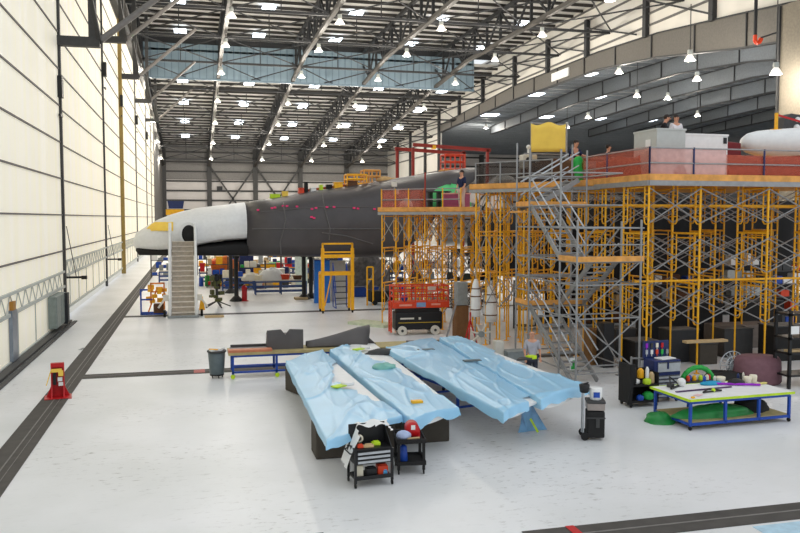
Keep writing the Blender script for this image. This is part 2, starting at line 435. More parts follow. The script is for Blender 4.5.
# drain pipe with orange elbow
dp = thing('drain_pipe', 'dark vertical pipe ending in an orange elbow below the arched girder', 'pipe', tuple(aty(755, 40, 54)))
MB().tube((0, 0, 0), (0, 0, 10), .22, 10).build('pipe', dk2, dp)
dp.scale = (.62, .62, .62)
MB().path([(0, 0, .6), (0, 0, -.1), (.25, 0, -.35), (.7, 0, -.2), (.9, 0, .3)], .26, 10).build('elbow', orr, dp)
tag(MB().bar(aty(760, 38, 54), aty(800, 25, 51), .1, .1).build('sprinkler_pipe', dk2), 'thin dark pipe running from the orange elbow', 'pipe', kind='structure')
# air duct
tag(MB().b2((36.0, 58, 26.2), (40.0, 61.2, 27.8)).build('air_duct', mat('duct_sheet', (150, 138, 120), .6)), 'beige sheet metal air duct tucked under the near roof', 'air duct', kind='structure')
# sign on girder
tag(MB().b2((XA - .3, 88.8, 22.0), (XA - .14, 93.4, 23.0)).b2((XA - .32, 92.8, 22.0), (XA - .3, 93.4, 23.0)).build('girder_sign', wht), 'small white placard fixed to the arched girder', 'sign')

# ---- lamps
bulb = mat('lamp_glow', (255, 238, 214), .3, emit=40, var=0)
ld = bpy.data.lights.new('high_bay_light', 'POINT'); ld.energy = LAMP_W; ld.color = (1, .93, .82); ld.shadow_soft_size = .35
proto = thing('high_bay_lamp', 'bell shaped high bay lamp hanging from the roof', 'lamp', (0, 0, 0), 0, 'high bay lamps under the roof')
MB().tube((0, 0, .35), (0, 0, 1.2), .04).build('hanger', dk, proto)
MB().lathe([(.05, .42), (.2, .4), (.22, .1), (.16, .02)], n=10).build('housing', lgr, proto)
MB().lathe([(.18, .02), (.3, -.15), (.44, -.45), (.42, -.45), (.28, -.15), (.14, 0)], n=14).build('reflector', mat('lamp_glass', (235, 230, 222), .4, emit=.8), proto)
MB().sph((0, 0, -.25), .24, n=10).build('bulb', bulb, proto)
lo = bpy.data.objects.new('light', ld); C.objects.link(lo); lo.parent = proto; lo.location = (0, 0, -.85)
ordn = ['first', 'second', 'third', 'fourth', 'fifth', 'sixth', 'seventh', 'eighth', 'ninth', 'tenth']
def lamp(x, y, z, label, first=[True]):
    o = proto if first[0] else copy_tree(proto)
    first[0] = False
    o.location = (x, y, z); o['label'] = label
for i, x in enumerate(tx[:5]):
    for k, y in enumerate([62, 75.5, 88.5, 103, 118, 132, 148, 164]):
        if i == 0 and y < 80: continue
        lamp(x + .05, y, interp(CH, y) - 1.3, 'high bay lamp on the %s truss from the doors, %s from its near end' % (ordn[i], ordn[k]))
AL = [(619, 69, 78), (690, 55, 58), (697, 76, 70), (637, 93, 88), (776, 68, 50), (588, 115, 104), (486, 126, 138)]
for (u, v, y), q in zip(AL, ['left of the others above the grey shed', 'brightest one above the grey shed', 'just below the brightest one', 'small one over the yellow canvas side', 'at the right, next to the beige column', 'over the yellow canvas', 'far one beside the white far wall']):
    p = aty(u, v, y); tag(MB().tube((p.x, p.y, p.z + 1.1), (p.x, p.y, interp(AN, p.y)), .04).build('lamp_rod', dk), 'thin rod holding the annex high bay lamp ' + q, 'rod', kind='structure'); lamp(p.x, p.y, p.z, 'annex high bay lamp, ' + q)

for i, (x, y) in enumerate([(58, 62), (58, 90), (58, 118), (72, 76), (72, 104), (86, 90)]):  # extra lamps, mostly out of view, added to brighten the annex roof
    z = interp(AN, y) - 3.6
    tag(MB().tube((x, y, z + 1.1), (x, y, z + 3.7), .04).build('lamp_rod', dk), 'thin rod of an added annex lamp between the arched girders, %s along' % ordn[i], 'rod', kind='structure')
    lamp(x, y, z, 'added high bay lamp brightening the annex between the arched girders, %s going deeper' % ordn[i])
# ================================================================ NOSE / WING BODY
YB = 45.2
def zv(v, y=YB + 1.5): return CAM_H + (218 - v) * y / 800 * 1.0
def body_ring(X, zt, zb, yf, dep, n=24, crease=.42):
    # closed section in the Y-Z plane; flat lower front, round upper
    h = zt - zb; pts = []
    pts += [(yf + dep * .5, zb), (yf + dep * .15, zb), (yf + .05, zb + .06 * h), (yf, zb + .18 * h), (yf, zb + crease * h)]
    for k in range(1, 9):
        a = PI / 2 * k / 8
        pts.append((yf + dep * .5 * (1 - math.cos(a)), zb + crease * h + (1 - crease) * h * math.sin(a)))
    for k in range(1, 9):
        a = PI / 2 * k / 8
        pts.append((yf + dep * .5 + dep * .5 * math.sin(a), zb + crease * h + (1 - crease) * h * math.cos(a)))
    pts += [(yf + dep, zb + .18 * h), (yf + dep * .9, zb)]
    return [(X, y, z) for y, z in pts]
air = thing('aircraft_nose_section', 'long aircraft body, white nosed at the left and black carbon to the right', 'aircraft', (0, 0, 0))
def body(sec, name, m, parent=air, cr=.42):
    rings = []
    for u, vt, vb, dep in sec:
        X = aty(u, 218, YB).x
        rings.append(body_ring(X, aty(u, vt, YB + dep * .35).z, aty(u, vb, YB).z, YB + (3 - dep) * .5 if dep < 3 else YB, dep, crease=cr))
    return MB().loft(rings).build(name, m, parent)
body([(131, 240, 247, .3), (134, 233, 249, 1.0), (145, 226, 250, 1.8), (157, 219.5, 250.5, 2.6), (170, 214.5, 250.5, 3.2), (182.5, 211, 250, 3.8), (200, 207.5, 245, 4.2), (222, 205, 241, 4.6), (247, 202, 240, 5)], 'white_nose', wht)
body([(133.5, 247, 252, .6), (137, 247, 256, 1.2), (171, 247, 256, 2.6), (204, 244, 256, 3.4), (248, 238, 256.5, 4.4)], 'black_belly', blkm, cr=.6)
body([(247, 202, 256.5, 5.05), (282, 197, 257, 5.2), (322, 190, 257.5, 5.4), (360, 185, 258, 5.6), (400, 178.5, 258, 5.6), (425, 175, 236, 4.4), (450, 171, 200, 3.4), (478, 167, 179, 3.0)], 'carbon_fuselage', carb)
# yellow masking, seams, marks
def onbody(u, v, y): p = aty(u, v, y); return p
def section_at(sec, u):
    for a, b in zip(sec, sec[1:]):
        if a[0] <= u <= b[0]:
            t = (u - a[0]) / (b[0] - a[0]); return tuple(x + (y - x) * t for x, y in zip(a, b))
def patch(sec, us, k0, k1, off, name, m):
    g_ = MB(); rows = []
    for u in us:
        _, vt, vb, dep = section_at(sec, u)
        X = aty(u, 218, YB).x
        r_ = body_ring(X, aty(u, vt, YB + dep * .35).z, aty(u, vb, YB).z, YB + (3 - dep) * .5 if dep < 3 else YB, dep)
        ka = k0(u); kb = k1(u); row = []
        for q in range(7):
            f = ka + (kb - ka) * q / 6; i0 = int(f); t = f - i0; p = Vector(r_[i0]).lerp(Vector(r_[i0 + 1]), t)
            row.append(g_.bm.verts.new((p.x, p.y - off, p.z + off * .6)))
        rows.append(row)
    for A_, B_ in zip(rows, rows[1:]):
        for q in range(6): g_.bm.faces.new((A_[q], A_[q + 1], B_[q + 1], B_[q]))
    return g_.build(name, m, air)
NS = [(131, 240, 247, .3), (134, 233, 249, 1.0), (145, 226, 250, 1.8), (157, 219.5, 250.5, 2.6), (170, 214.5, 250.5, 3.2), (182.5, 211, 250, 3.8), (200, 207.5, 245, 4.2), (222, 205, 241, 4.6), (247, 202, 240, 5)]
def kat(u, v):
    _, vt, vb, dep = section_at(NS, u); X = aty(u, 218, YB).x
    r_ = body_ring(X, aty(u, vt, YB + dep * .35).z, aty(u, vb, YB).z, YB + (3 - dep) * .5 if dep < 3 else YB, dep)
    best = (9, 6)
    for q in range(0, 61):
        f = 4 + q / 10; i0 = int(f); p = Vector(r_[i0]).lerp(Vector(r_[i0 + 1]), f - i0); best = min(best, (abs(aty(u, v, p.y).z - p.z), f))
    return best[1]
patch(NS, [145 + k for k in range(0, 29)], lambda u: kat(u, 231.3 - (2.2 if u < 150 else 0)), lambda u: kat(u, max(222.3, 229 - (u - 145) * .85)), .04, 'yellow_masking', canv)
CS = [(247, 202, 256.5, 5.05), (282, 197, 257, 5.2), (322, 190, 257.5, 5.4), (360, 185, 258, 5.6), (400, 178.5, 258, 5.6), (425, 175, 236, 4.4), (450, 171, 200, 3.4), (478, 167, 179, 3.0)]
def surf(u, v, off=.03):
    _, vt, vb, dep = section_at(CS, u); X = aty(u, 218, YB).x
    r_ = body_ring(X, aty(u, vt, YB + dep * .35).z, aty(u, vb, YB).z, YB, dep)
    best = None
    for k in range(3, 13):
        for q in range(6):
            p = Vector(r_[k]).lerp(Vector(r_[k + 1]), q / 6); e = abs(aty(u, v, p.y).z - p.z)
            if best is None or e < best[0]: best = (e, p)
    return aty(u, v, best[1].y - off)
sm = MB()
def seam_path(pts, r): 
    P_ = []
    for a, b in zip(pts, pts[1:]):
        for q in range(5): P_.append(surf(a[0] + (b[0] - a[0]) * q / 5, a[1] + (b[1] - a[1]) * q / 5))
    P_.append(surf(*pts[-1])); sm.path(P_, r, 5)
seam_path([(282, 199), (286, 220), (284, 228), (280, 242), (281, 254)], .04)
seam_path([(322, 193), (324, 206), (330, 229), (329, 240)], .04)
seam_path([(252, 229), (383, 229)], .035); seam_path([(322, 233), (346, 236), (373, 244)], .04)
seam_path([(258, 212), (320, 207), (385, 207)], .02)
sm.build('seam_line', mat('seam_grey', (98, 95, 94), .6), air)
pk = mat('pink_marker', (240, 60, 120), .6)
m = MB()
for (u, v) in [(258, 210), (272, 208), (275, 207.5), (283, 206), (287, 206), (297, 206.5), (312, 209), (316, 208), (327, 207), (334, 207), (354, 208), (358, 208.5), (374.5, 209), (311.5, 217), (314, 218)]:
    m.box(surf(u, v, .05), (.14, .06, .1))
m.build('pink_tag', pk, air)
# oval opening in the nose
oc = aty(189, 234, YB - .25)
MB().lathe([(.52, -.1), (.54, .5), (.52, .9)], (0, 0, 0), 24, 'Y').build('door_surround', wht, air, loc=oc).scale = (1, 1, 1.25)
MB().lathe([(.0, -.14), (.30, -.16), (.37, -.13), (.39, -.05)], (0, 0, 0), 24, 'Y').build('oval_opening', blkm, air, loc=oc).scale = (1, 1, 1.3)

# ---- boarding stairs
ZT = 3.75
st = thing('boarding_stairs', 'white mobile boarding stairs leading up to the oval opening', 'stairs', (-.55, 41.4, 0))
nst = 15; run = 3.1; wdt = .56
m = MB()
for k in range(nst): 
    z = (k + 1) * ZT / nst; y = .1 + k * run / nst
    m.b2((-wdt, y, z - .04), (wdt, y + run / nst + .06, z))
m.build('tread', mat('beige_tread', (222, 212, 198), .7), st)
m = MB()
for k in range(nst):
    z = (k + 1) * ZT / nst; y = .1 + k * run / nst
    m.b2((-wdt, y + .12, z - ZT / nst), (wdt, y + .14, z - .04))
m.build('riser', mat('beige_riser', (200, 188, 172), .7), st)
for sx in (-1, 1):
    m = MB(); m.prism([(0, .05), (.4, .05), (run + .3, ZT - .3), (run + .3, ZT + 1.0), (run - .4, ZT + 1.0), (0, 1.0 * .4)], sx * (wdt + .02), sx * (wdt + .16), 'X'); m.build('side_panel', wht, st)
    MB().path([(sx * (wdt + .09), -.1, .05), (sx * (wdt + .09), -.05, .95), (sx * (wdt + .09), run - .4, ZT + .95)], .05).build('handrail', wht, st)
MB().b2((-wdt - .2, -.15, .02), (wdt + .2, 0, .12)).b2((-wdt - .2, 0, .05), (-wdt - .05, 2.6, .17)).b2((wdt + .05, 0, .05), (wdt + .2, 2.6, .17)).build('base_frame', gry, st)
for sx in (-1, 1): MB().tube((sx * .85, .5, .18), (sx * .97, .5, .18), .18, 14).build('wheel', rubber, st)
for sx in (-1, 1):
    MB().box((sx * .8, .2, 1.0), (.3, .3, .3)).tube((sx * .85, .2, 1), (sx * 1.2, .2, .5), .05).build('outrigger', offw, st)

# ---- things atop the body
def topthing(name, label, cat, u, v, y, group=None): return thing(name, label, cat, tuple(aty(u, v, y)), 0, group)
t = topthing('blue_bin', 'dark blue plastic bin resting on a yellow pad behind the white nose', 'bin', 176, 211, 52)
MB().prism([(-.42, .15), (.42, .15), (.5, .62), (-.5, .62)], -.3, .3, 'Y').build('tub', nav, t)
MB().b2((-.6, -.3, -.25), (.48, .3, .1)).b2((-.2, -.2, -t.location.z), (.2, .2, -.25)).build('yellow_stand', yel, t)
for i, (u, v, w_, h_, c, nm, lb) in enumerate([
    (301, 191, .5, .5, orr, 'supply_crate', 'orange crate, leftmost on top of the black fuselage'), (306, 188, .3, 1.0, blkm, 'equipment_case', 'tall dark case among clutter on the black fuselage'),
    (313, 188, .5, .35, wht, 'foam_block', 'white foam block on top of the black fuselage'), (321, 187, .3, .5, lime, 'tape_bucket', 'lime green bucket on top of the black fuselage'),
    (329, 187, .5, .4, blkm, 'tool_pouch', 'black tool pouch on top of the black fuselage'), (338, 186, .8, .5, yel, 'supply_crate', 'yellow crate on top of the black fuselage'),
    (352, 183, .9, .4, brn, 'canvas_bag', 'brown canvas bag on top of the black fuselage'), (275, 196, .9, .3, lime, 'foam_block', 'lime foam block near the rear edge of the black fuselage'), (285, 194.5, .5, .4, canv, 'foam_block', 'small yellow foam block near the rear edge of the black fuselage')]):
    dep = 5.2; vt = 202 - (u - 247) * .157; p = aty(u, vt + .3, YB + dep * .5)
    t = thing(nm, lb, 'crate' if 'crate' in nm else nm.split('_')[1], tuple(p))
    w_ *= .7; h_ *= .6
    MB().prism([(-w_ / 2, -.05), (w_ / 2, -.05), (w_ * .45, h_), (-w_ * .45, h_)], -.25, .25, 'Y').build('body', c, t, bevel=.04)
    MB().b2((-w_ * .48, -.27, h_), (w_ * .48, .27, h_ + .05)).build('lid', c, t)
tag(MB().bar(aty(299, 193, YB + 2.9), aty(352, 185.5, YB + 2.9), .03, .3).build('orange_barrier', mat('orange_barrier', (200, 84, 48), .8)), 'low orange barrier strip along the top of the black fuselage', 'barrier')
def rail_cage(u, v, y, wd, ht, c, lb):
    p = aty(u, v, y); t = thing('guard_cage', lb, 'guard rail', tuple(p)); lo_ = -.12
    m = MB()
    for a in (-wd / 2, 0, wd / 2):
        for b in (0, .9): m.tube((a, b, lo_), (a, b, ht), .05)
    for z in (.05, ht * .55, ht):
        for b in (0, .9): m.tube((-wd / 2, b, z), (wd / 2, b, z), .05)
        for a in (-wd / 2, wd / 2): m.tube((a, 0, z), (a, .9, z), .05)
    m.build('rail', c, t); MB().b2((-wd / 2 - .1, -.1, -.05), (wd / 2 + .1, 1, .03)).build('platform', wood, t)
wdorange = mat('orange_wood', (224, 128, 44), .6)
rail_cage(455, 170, 47.6, 1.3, .95, orr, 'orange red rail cage standing on the fuselage top')
rail_cage(372, 183.5, 47.7, 1.0, .8, wood, 'small timber rail cage on the fuselage top, next to a tan bundle')
rail_cage(357, 184.5, 47.7, 1.2, .6, yel, 'low yellow rail cage on the fuselage top')
t = thing('cloth_bundle', 'tan cloth bundle heaped on top of the fuselage', 'bundle', tuple(aty(385, 182, 47.8)))
MB().sph((0, 0, .1), .5, (1.1, .7, .5)).sph((.6, 0, 0), .4, (1, .7, .7)).build('cloth', mat('tan_cloth', (196, 160, 110), .9, bump=.4), t)
# ---- red gantry
g = thing('gantry_crane', 'oxide red steel gantry crane standing behind the aircraft body', 'crane', (aty(437, 218, 60).x, 60, 0))
def gx(u, y=60): return aty(u, 218, y).x - g.location.x
def gz(v, y=60): return aty(430, v, y).z
m = MB(); m.bar((gx(413), 0, gz(145)), (gx(490), 0, gz(149)), .2, .26); m.build('main_beam', rust, g)
m = MB(); m.bar((gx(395, 62), 2, gz(149.5, 62)), (gx(465, 62), 2, gz(153, 62)), .2, .26); m.build('rear_beam', rust, g)
for u, yy in ((413, 0), (487, 0), (397, 2), (463, 2)):
    MB().b2((gx(u, 60 + yy) - .1, yy - .1, 0), (gx(u, 60 + yy) + .1, yy + .1, gz(148))).build('leg', rust, g)
MB().b2((gx(432), -.25, gz(149)), (gx(435), .25, gz(145.5))).build('hoist_trolley', yel, g)

# ================================================================ SCAFFOLDS
LH = 1.62; FWD = 1.5
def frame_mesh():
    m = MB(); r = .034; s = .023
    for y in (0, FWD): m.tube((0, y, 0), (0, y, LH), r, 8)
    m.tube((0, 0, LH - .05), (0, FWD, LH - .05), r); m.tube((0, .25, LH - .2), (0, FWD - .25, LH - .2), s)
    for a, b in ((0, .24), (FWD, FWD - .24)):
        m.path([(0, b, LH - .05), (0, b, .34), (0, (a * .3 + b * .7), .26), (0, a, .25)], s)
        for z in (.5, .85, 1.2): m.tube((0, a, z), (0, b, z), s)
    ob = m.build('scaffold_frame', yel); me = ob.data; bpy.data.objects.remove(ob); return me
FM = frame_mesh()
def brace_mesh(L, nm):
    m = MB(); m.tube((0, 0, .3), (L, 0, 1.4), .021, 5); m.tube((0, .03, 1.4), (L, .03, .3), .021, 5)
    ob = m.build(nm, grt); me = ob.data; bpy.data.objects.remove(ob); return me
_jl = {}
def inst(name, me, parent, loc):
    o = bpy.data.objects.new(name, me); C.objects.link(o); o.parent = parent; o.location = loc; return o
def scaffold(root, xs, rows, top, base, nl):
    """xs frame positions, rows front y of each frame row, top deck height"""
    for bx in xs:
        for ry in rows:
            for k in range(nl):
                inst('scaffold_frame', FM, root, (bx, ry, top - LH * (k + 1)))
            zb = top - LH * nl
            key = round(zb, 3)
            if key not in _jl:
                m = MB(); m.tube((0, 0, 0), (0, 0, zb), .03); m.box((0, 0, .01), (.16, .16, .02)); _jl[key] = m_data(m)
            for y in (0, FWD): inst('jack_leg', _jl[key], root, (bx, ry + y, 0))
    for a, b in zip(xs, xs[1:]):
        me = brace_mesh(b - a, 'cross_brace')
        for ry in rows:
            for off in (0, FWD):
                for k in range(nl): inst('cross_brace', me, root, (a, ry + off - .04, top - LH * (k + 1)))
def m_data(m, mt=yel):
    ob = m.build('tmp', mt); me = ob.data; bpy.data.objects.remove(ob); return me
def deck(root, p, q, z, edges, th=.09):
    """edges: which sides get a toe board"""
    m = MB(); y = min(p[1], q[1]); 
    while y < max(p[1], q[1]) - .05:
        m.b2((p[0], y, z), (q[0], min(y + .24, max(p[1], q[1])), z + .05)); y += .25
    m.build('deck', wood, root)
    m = MB(); m2 = MB()
    for (a, b) in edges:
        m.bar((a[0], a[1], z + .12), (b[0], b[1], z + .12), .05, .18)
        m2.bar((a[0], a[1], z - .07), (b[0], b[1], z - .07), .06, .13)
    m.build('toe_board', wood, root); m2.build('ledger', grt, root)
def rails(root, pts, z, pm, net=None, h=1.05, name='guard_post', mids=.55):
    for (x, y) in pts: MB().tube((x, y, z - .1), (x, y, z + h), .03).build(name, pm, root)
    m = MB()
    for a, b in zip(pts, pts[1:]):
        for hh in (mids, h - .03): m.tube((a[0], a[1], z + hh), (b[0], b[1], z + hh), .024)
    m.build('guard_rail', grt, root)
    if net:
        m = MB()
        for a, b in zip(pts, pts[1:]): m.bar((a[0], a[1] + .05, z + h * .53), (b[0], b[1] + .05, z + h * .53), .01, h * .95)
        m.build('safety_net', net, root)

# A: lower left platform (its front runs obliquely towards the camera)
def poly_deck(root, pts, z, nfront):
    m = MB(); m.prism(pts, z, z + .05).build('deck', wood, root)
    m = MB(); m2 = MB()
    for a, b in zip(pts[:nfront], pts[1:nfront + 1]):
        m.bar((a[0], a[1], z + .12), (b[0], b[1], z + .12), .05, .18); m2.bar((a[0], a[1], z - .07), (b[0], b[1], z - .07), .06, .13)
    m.build('toe_board', wood, root); m2.build('ledger', grt, root)
zA = 5.28
sa = thing('scaffold_platform', 'lower yellow scaffold platform beside the fuselage, orange netting on its rail', 'scaffold', (8.5, 36, 0), R(-40))
ax = [-.06, .65, 1.31, 2.1, 2.98, 3.84, 4.6]
scaffold(sa, ax, (0, 2.4), zA, 0, 3)
poly_deck(sa, [(-.2, 4.2), (-.2, -.12), (4.75, -.12), (5.4, 4.2)], zA, 2)
rails(sa, [(x, -.05) for x in ax[:4]], zA, yel, net_o)
rails(sa, [(x, -.05) for x in ax[3:6]], zA, yel, None)
MB().tube((ax[3] + .05, -.1, zA), (ax[3] + .05, -.1, zA + 1.75), .035).build('mast', rust, sa)
def onA(x, y, z=zA + .06):
    c, s_ = math.cos(R(-40)), math.sin(R(-40)); return (8.5 + x * c - y * s_, 36 + x * s_ + y * c, z)
# B left (upper)
zB = 6.12
sb = thing('scaffold_platform', 'upper yellow scaffold platform directly behind the grey stair tower', 'scaffold', (10.75, 30, 0), R(-55))
bx = [.13, .62, 1.27, 2.33, 3.5, 4.6]
scaffold(sb, bx, (0,), zB, 0, 3)
scaffold(sb, bx[:3], (2.4,), zB, 0, 3)
poly_deck(sb, [(-.1, 4.2), (-.1, -.12), (5.5, -.12), (5.5, .3), (1.5, 6.2)], zB, 2)
rails(sb, [(.1, 0), (1.25, 0), (2.3, 0), (3.5, 0)], zB, grt, netmat('dark_netting', (70, 62, 58), .5))
def onB(x, y, z=zB + .06):
    c, s_ = math.cos(R(-55)), math.sin(R(-55)); return (10.75 + x * c - y * s_, 30 + x * s_ + y * c, z)
# B right
YBR = 22.3; zR = 6.17
sc = thing('scaffold_platform', 'tall right hand yellow scaffold carrying the grey shed', 'scaffold', (0, YBR, 0))
cx = [13.78, 15.62, 18.15, 20.5, 23.0]
scaffold(sc, cx, (0, 2.7, 5.4), zR, 0, 3)
x0 = cx[0] - .08
MB().b2((x0, -.1, zR), (25, 10.4, zR + .05)).build('deck', wood, sc)
MB().bar((x0, -.12, zR + .1), (25, -.12, zR + .1), .05, .2).bar((x0 - .02, -.12, zR + .1), (x0 - .02, 5.3, zR + .1), .05, .2).build('toe_board', wood, sc)
MB().bar((x0, -.12, zR - .08), (25, -.12, zR - .08), .06, .16).bar((x0 - .02, -.12, zR - .08), (x0 - .02, 5.3, zR - .08), .06, .16).build('ledger', grt, sc)
rails(sc, [(cx[0] - .02, 5.2), (cx[0] - .02, 2.6), (cx[0], 0)], zR, nav, net_o)
rails(sc, [(cx[0], 0), (15.35, 0), (17.95, 0), (20.5, 0), (23.0, 0)], zR, nav, None)
MB().b2((cx[0], .04, zR + .1), (15.35 + 1.2, .05, zR + 1.0)).build('safety_net', net_p, sc)
MB().b2((16.55, .04, zR + .1), (23, .05, zR + .85)).build('safety_net', net_o, sc)
m = MB()
for x in cx[:-1]:
    m.tube((x, 1.5, zR - .95), (x, 1.5, zR - .1), .03)
MB().bar((cx[0], 1.6, zR - .75), (23, 1.6, zR - .75), .07, .07).bar((cx[0], 4.2, zR - .75), (23, 4.2, zR - .75), .07, .07).bar((cx[0], .75, 2.95), (23, .75, 2.95), .06, .06).build('tie_bar', yel, sc)
m.bm.free()
# short timber boards tied into the bottom of the right scaffold
tag(MB().b2((15.0, 21.95, 1.05), (16.5, 22.2, 1.12)).build('loose_plank', plyw), 'loose plank lying across the right scaffold behind the tool chest', 'plank')

# ---- stair tower
T = thing('stair_tower', 'grey tube scaffold stair tower with zigzag flights and orange toe boards', 'stair tower', (10.95, 21.5, 0))
TW = 2.1; TL = 4.6
m = MB()
for x in (0, TW):
    for y in (0, 1.15, 3.5, TL):
        hz = {0: 4.95, 1.15: 7.1 if x == 0 else 4.9, 3.5: 7.3, TL: 7.6}[y]
        m.tube((x, y, .05), (x, y, hz), .034, 8); m.box((x, y, .02), (.18, .18, .03))
m.build('standard', grt, T)
m = MB()
for z in (.35, 2.0, 3.0, 3.7, 4.7, 5.4, 6.4):
    for y in (0, 1.15, 3.5, TL):
        if z > 5 and y < 1: continue
        m.tube((0, y, z), (TW, y, z), .024)
    for x in (0, TW): m.tube((x, 0 if z < 5 else 1.15, z), (x, TL, z), .024)
m.build('ledger', grt, T)
m = MB()
for x in (0, TW):
    m.tube((x, 1.15, .35), (x, 3.5, 2.0), .022); m.tube((x, 3.5, 3.7), (x, 1.15, 5.2), .022)
m.tube((0, 0, .35), (TW, 0, 2.0), .022); m.tube((0, 0, 2.0), (TW, 0, 3.7), .022); m.tube((TW, 0, .35), (0, 0, 2.0), .022)
m.build('diagonal_brace', grt, T)
def landing(x0, x1, y0, y1, z):
    MB().b2((x0, y0, z - .05), (x1, y1, z)).build('landing', mat('grey_grating', (112, 108, 104), .7), T)
    MB().b2((x0 - .03, y0, z), (x0 + .01, y1, z + .16)).b2((x0, y0 - .03, z), (x1, y0 + .01, z + .16)).build('toe_board', wood, T)
    MB().tube((x0, y0, z + .5), (x1, y0, z + .5), .022).tube((x0, y0, z + 1), (x1, y0, z + 1), .022).tube((x0, y0, z + 1), (x0, y1, z + 1), .022).tube((x0, y0, z + .5), (x0, y1, z + .5), .022).build('landing_rail', grt, T)
landing(0, TW, 3.5, TL, 2.05); landing(0, TW + .1, 0, 1.2, 3.7); landing(0, TW, 3.5, TL, 5.4)
def flight(a, b, wd, axis='Y'):
    """a low end, b high end (x,y,z) of the inner stringer; wd = width across"""
    a = Vector(a); b = Vector(b); off = Vector((wd, 0, 0)) if axis == 'Y' else Vector((0, wd, 0))
    f = MB(); f.bar(a, b, .05, .16); f.bar(a + off, b + off, .05, .16); f.build('stringer', grt, T)
    f = MB(); n = 8
    for k in range(1, n + 1):
        p = a.lerp(b, k / (n + .3)); c = p + off / 2
        f.box(c, (wd, .24, .035) if axis == 'Y' else (.24, wd, .035))
    f.build('step', grt, T)
    f = MB(); up = Vector((0, 0, .95)); um = Vector((0, 0, .5))
    for o_ in (Vector((0, 0, 0)), off):
        f.tube(a + up + o_, b + up + o_, .026); f.tube(a + um + o_, b + um + o_, .02)
    f.build('handrail', silver, T)
flight((.05, .35, .05), (.05, 3.5, 2.05), .85)
flight((1.15, 3.5, 2.05), (1.15, 1.15, 3.7), .85)
flight((.05, 1.15, 3.7), (.05, 3.5, 5.4), .8)
flight((.1, 3.7, 5.3), (1.9, 3.7, 6.3), .8, 'X')
MB().b2((-.25, 3.55, 5.18), (.85, 4.6, 5.24)).build('landing', wood, T)
# exit gate and green tag at the foot of the stairs
t = thing('hand_gate', 'grey tube gate at the foot of the stair tower with white notices', 'gate', (11.75, 19.75, 0), R(-12))
m = MB()
for x in (0, 1.0): m.tube((x, 0, 0), (x, 0, 1.15), .03)
for z in (.25, .6, 1.1): m.tube((0, 0, z), (1.0, 0, z), .024)
m.build('rail', grt, t)
MB().b2((.25, -.04, .7), (.62, -.03, 1.05)).build('notice', wht, t)
MB().b2((.78, -.04, .62), (1.1, -.03, 1.0)).build('notice', wht, t)
sg = tag(MB().b2((-.12, -.02, 0), (.12, 0, .42)).build('exit_sign', wht, loc=aty(573, 371, 22.6)), 'small white sign with a green figure on the stair tower', 'sign')
MB().b2((-.08, -.03, .06), (.08, -.02, .2)).b2((-.03, -.03, .2), (.04, -.02, .34)).build('pictogram', grn, sg)

# ================================================================ ON THE PLATFORMS
# black aircraft body, also placed to darken the view under the scaffold
fb = thing('aircraft_centre_section', 'large black aircraft body seen through the yellow scaffolding', 'aircraft', (0, 0, 0))
rings = []
for x, zt, zb_ in [(15.6, 5.0, 2.2), (16.4, 5.5, 1.8), (18, 5.65, 1.6), (22, 5.7, 1.5), (40, 5.6, 1.5)]:
    rr = []
    for k in range(24):
        a = 2 * PI * k / 24; rr.append((x, 42.0 + 2.6 * math.cos(a), (zt + zb_) / 2 + (zt - zb_) / 2 * math.copysign(abs(math.sin(a)) ** .7, math.sin(a))))
    rings.append(rr)
MB().loft(rings).build('fuselage', blkm, fb)
# grey shed
def shed(x0, x1, y0, y1, h, mt, name, label, z=zR + .06):
    t = thing(name, label, 'box', ((x0 + x1) / 2, y0, z))
    w2 = (x1 - x0) / 2
    MB().b2((-w2, 0, 0), (w2, y1 - y0, h)).build('shell', mt, t, bevel=.02)
    MB().b2((-w2 - .02, -.02, h - .04), (w2 + .02, y1 - y0 + .02, h + .02)).build('top_edge', mt, t)
    return t, w2
t, w2 = shed(14.58, 15.64, 23.2, 24.6, 1.66, lgr, 'equipment_shed', 'tall grey box shed standing at the corner of the right platform')
MB().b2((-w2 - .012, .35, 1.0), (-w2 - .002, .65, 1.35)).build('notice', wht, t)
MB().lathe([(.0, -.06), (.2, -.05), (.24, .0)], (.35, -.02, .25), 16, 'Y').build('round_vent', brn, t)
t, w2 = shed(15.75, 17.39, 23.4, 24.7, 1.54, wht, 'white_crate', 'long white crate right of the grey shed, a dark latch at its edge')
MB().b2((w2 - .18, -.03, 1.25), (w2 - .06, 0, 1.45)).build('latch', blk, t)
# maroon cover and white aircraft part
t = thing('cloth_cover', 'maroon cloth cover beside the white rounded cowling', 'cloth', (18.2, 24.9, zR + .06))
MB().loft([[(x, .15 * math.sin(k * 1.3) + y_, z) for k, (y_, z) in enumerate([(0, 0), (-.1, .7), (0, 1.45), (.7, 1.55), (1.2, 1.4), (1.2, 0)])] for x in (-.5, -.2, .2, .6, .9)]).build('cover', mar, t)
t = thing('white_cowling', 'smooth white rounded cowling poking in at the right above the rail', 'aircraft part', tuple(aty(742, 143, 25.4)), R(-2))
MB().lathe([(.001, 0), (.22, .05), (.36, .25), (.45, .6), (.52, 1.2), (.6, 2.2), (.7, 4), (.75, 6)], n=28, axis='X').build('shell', wht, t)
MB().b2((1.1, -.2, -1.35), (1.5, .2, -.3)).build('cradle', offw, t)
MB().b2((.2, -.3, -1.32), (3.5, .4, -.95)).build('trestle', wood, t)
t = thing('yellow_post', 'yellow post with a red barrier strap near the white cowling', 'barrier post', tuple(aty(776, 130, 25.3)))
MB().b2((-.045, -.045, 0), (.045, .045, .62)).b2((-.18, -.1, 0), (.18, .1, .03)).build('post', yel, t)
MB().bar((0, 0, .56), (1.3, -.2, .22), .02, .07).build('strap', red, t)
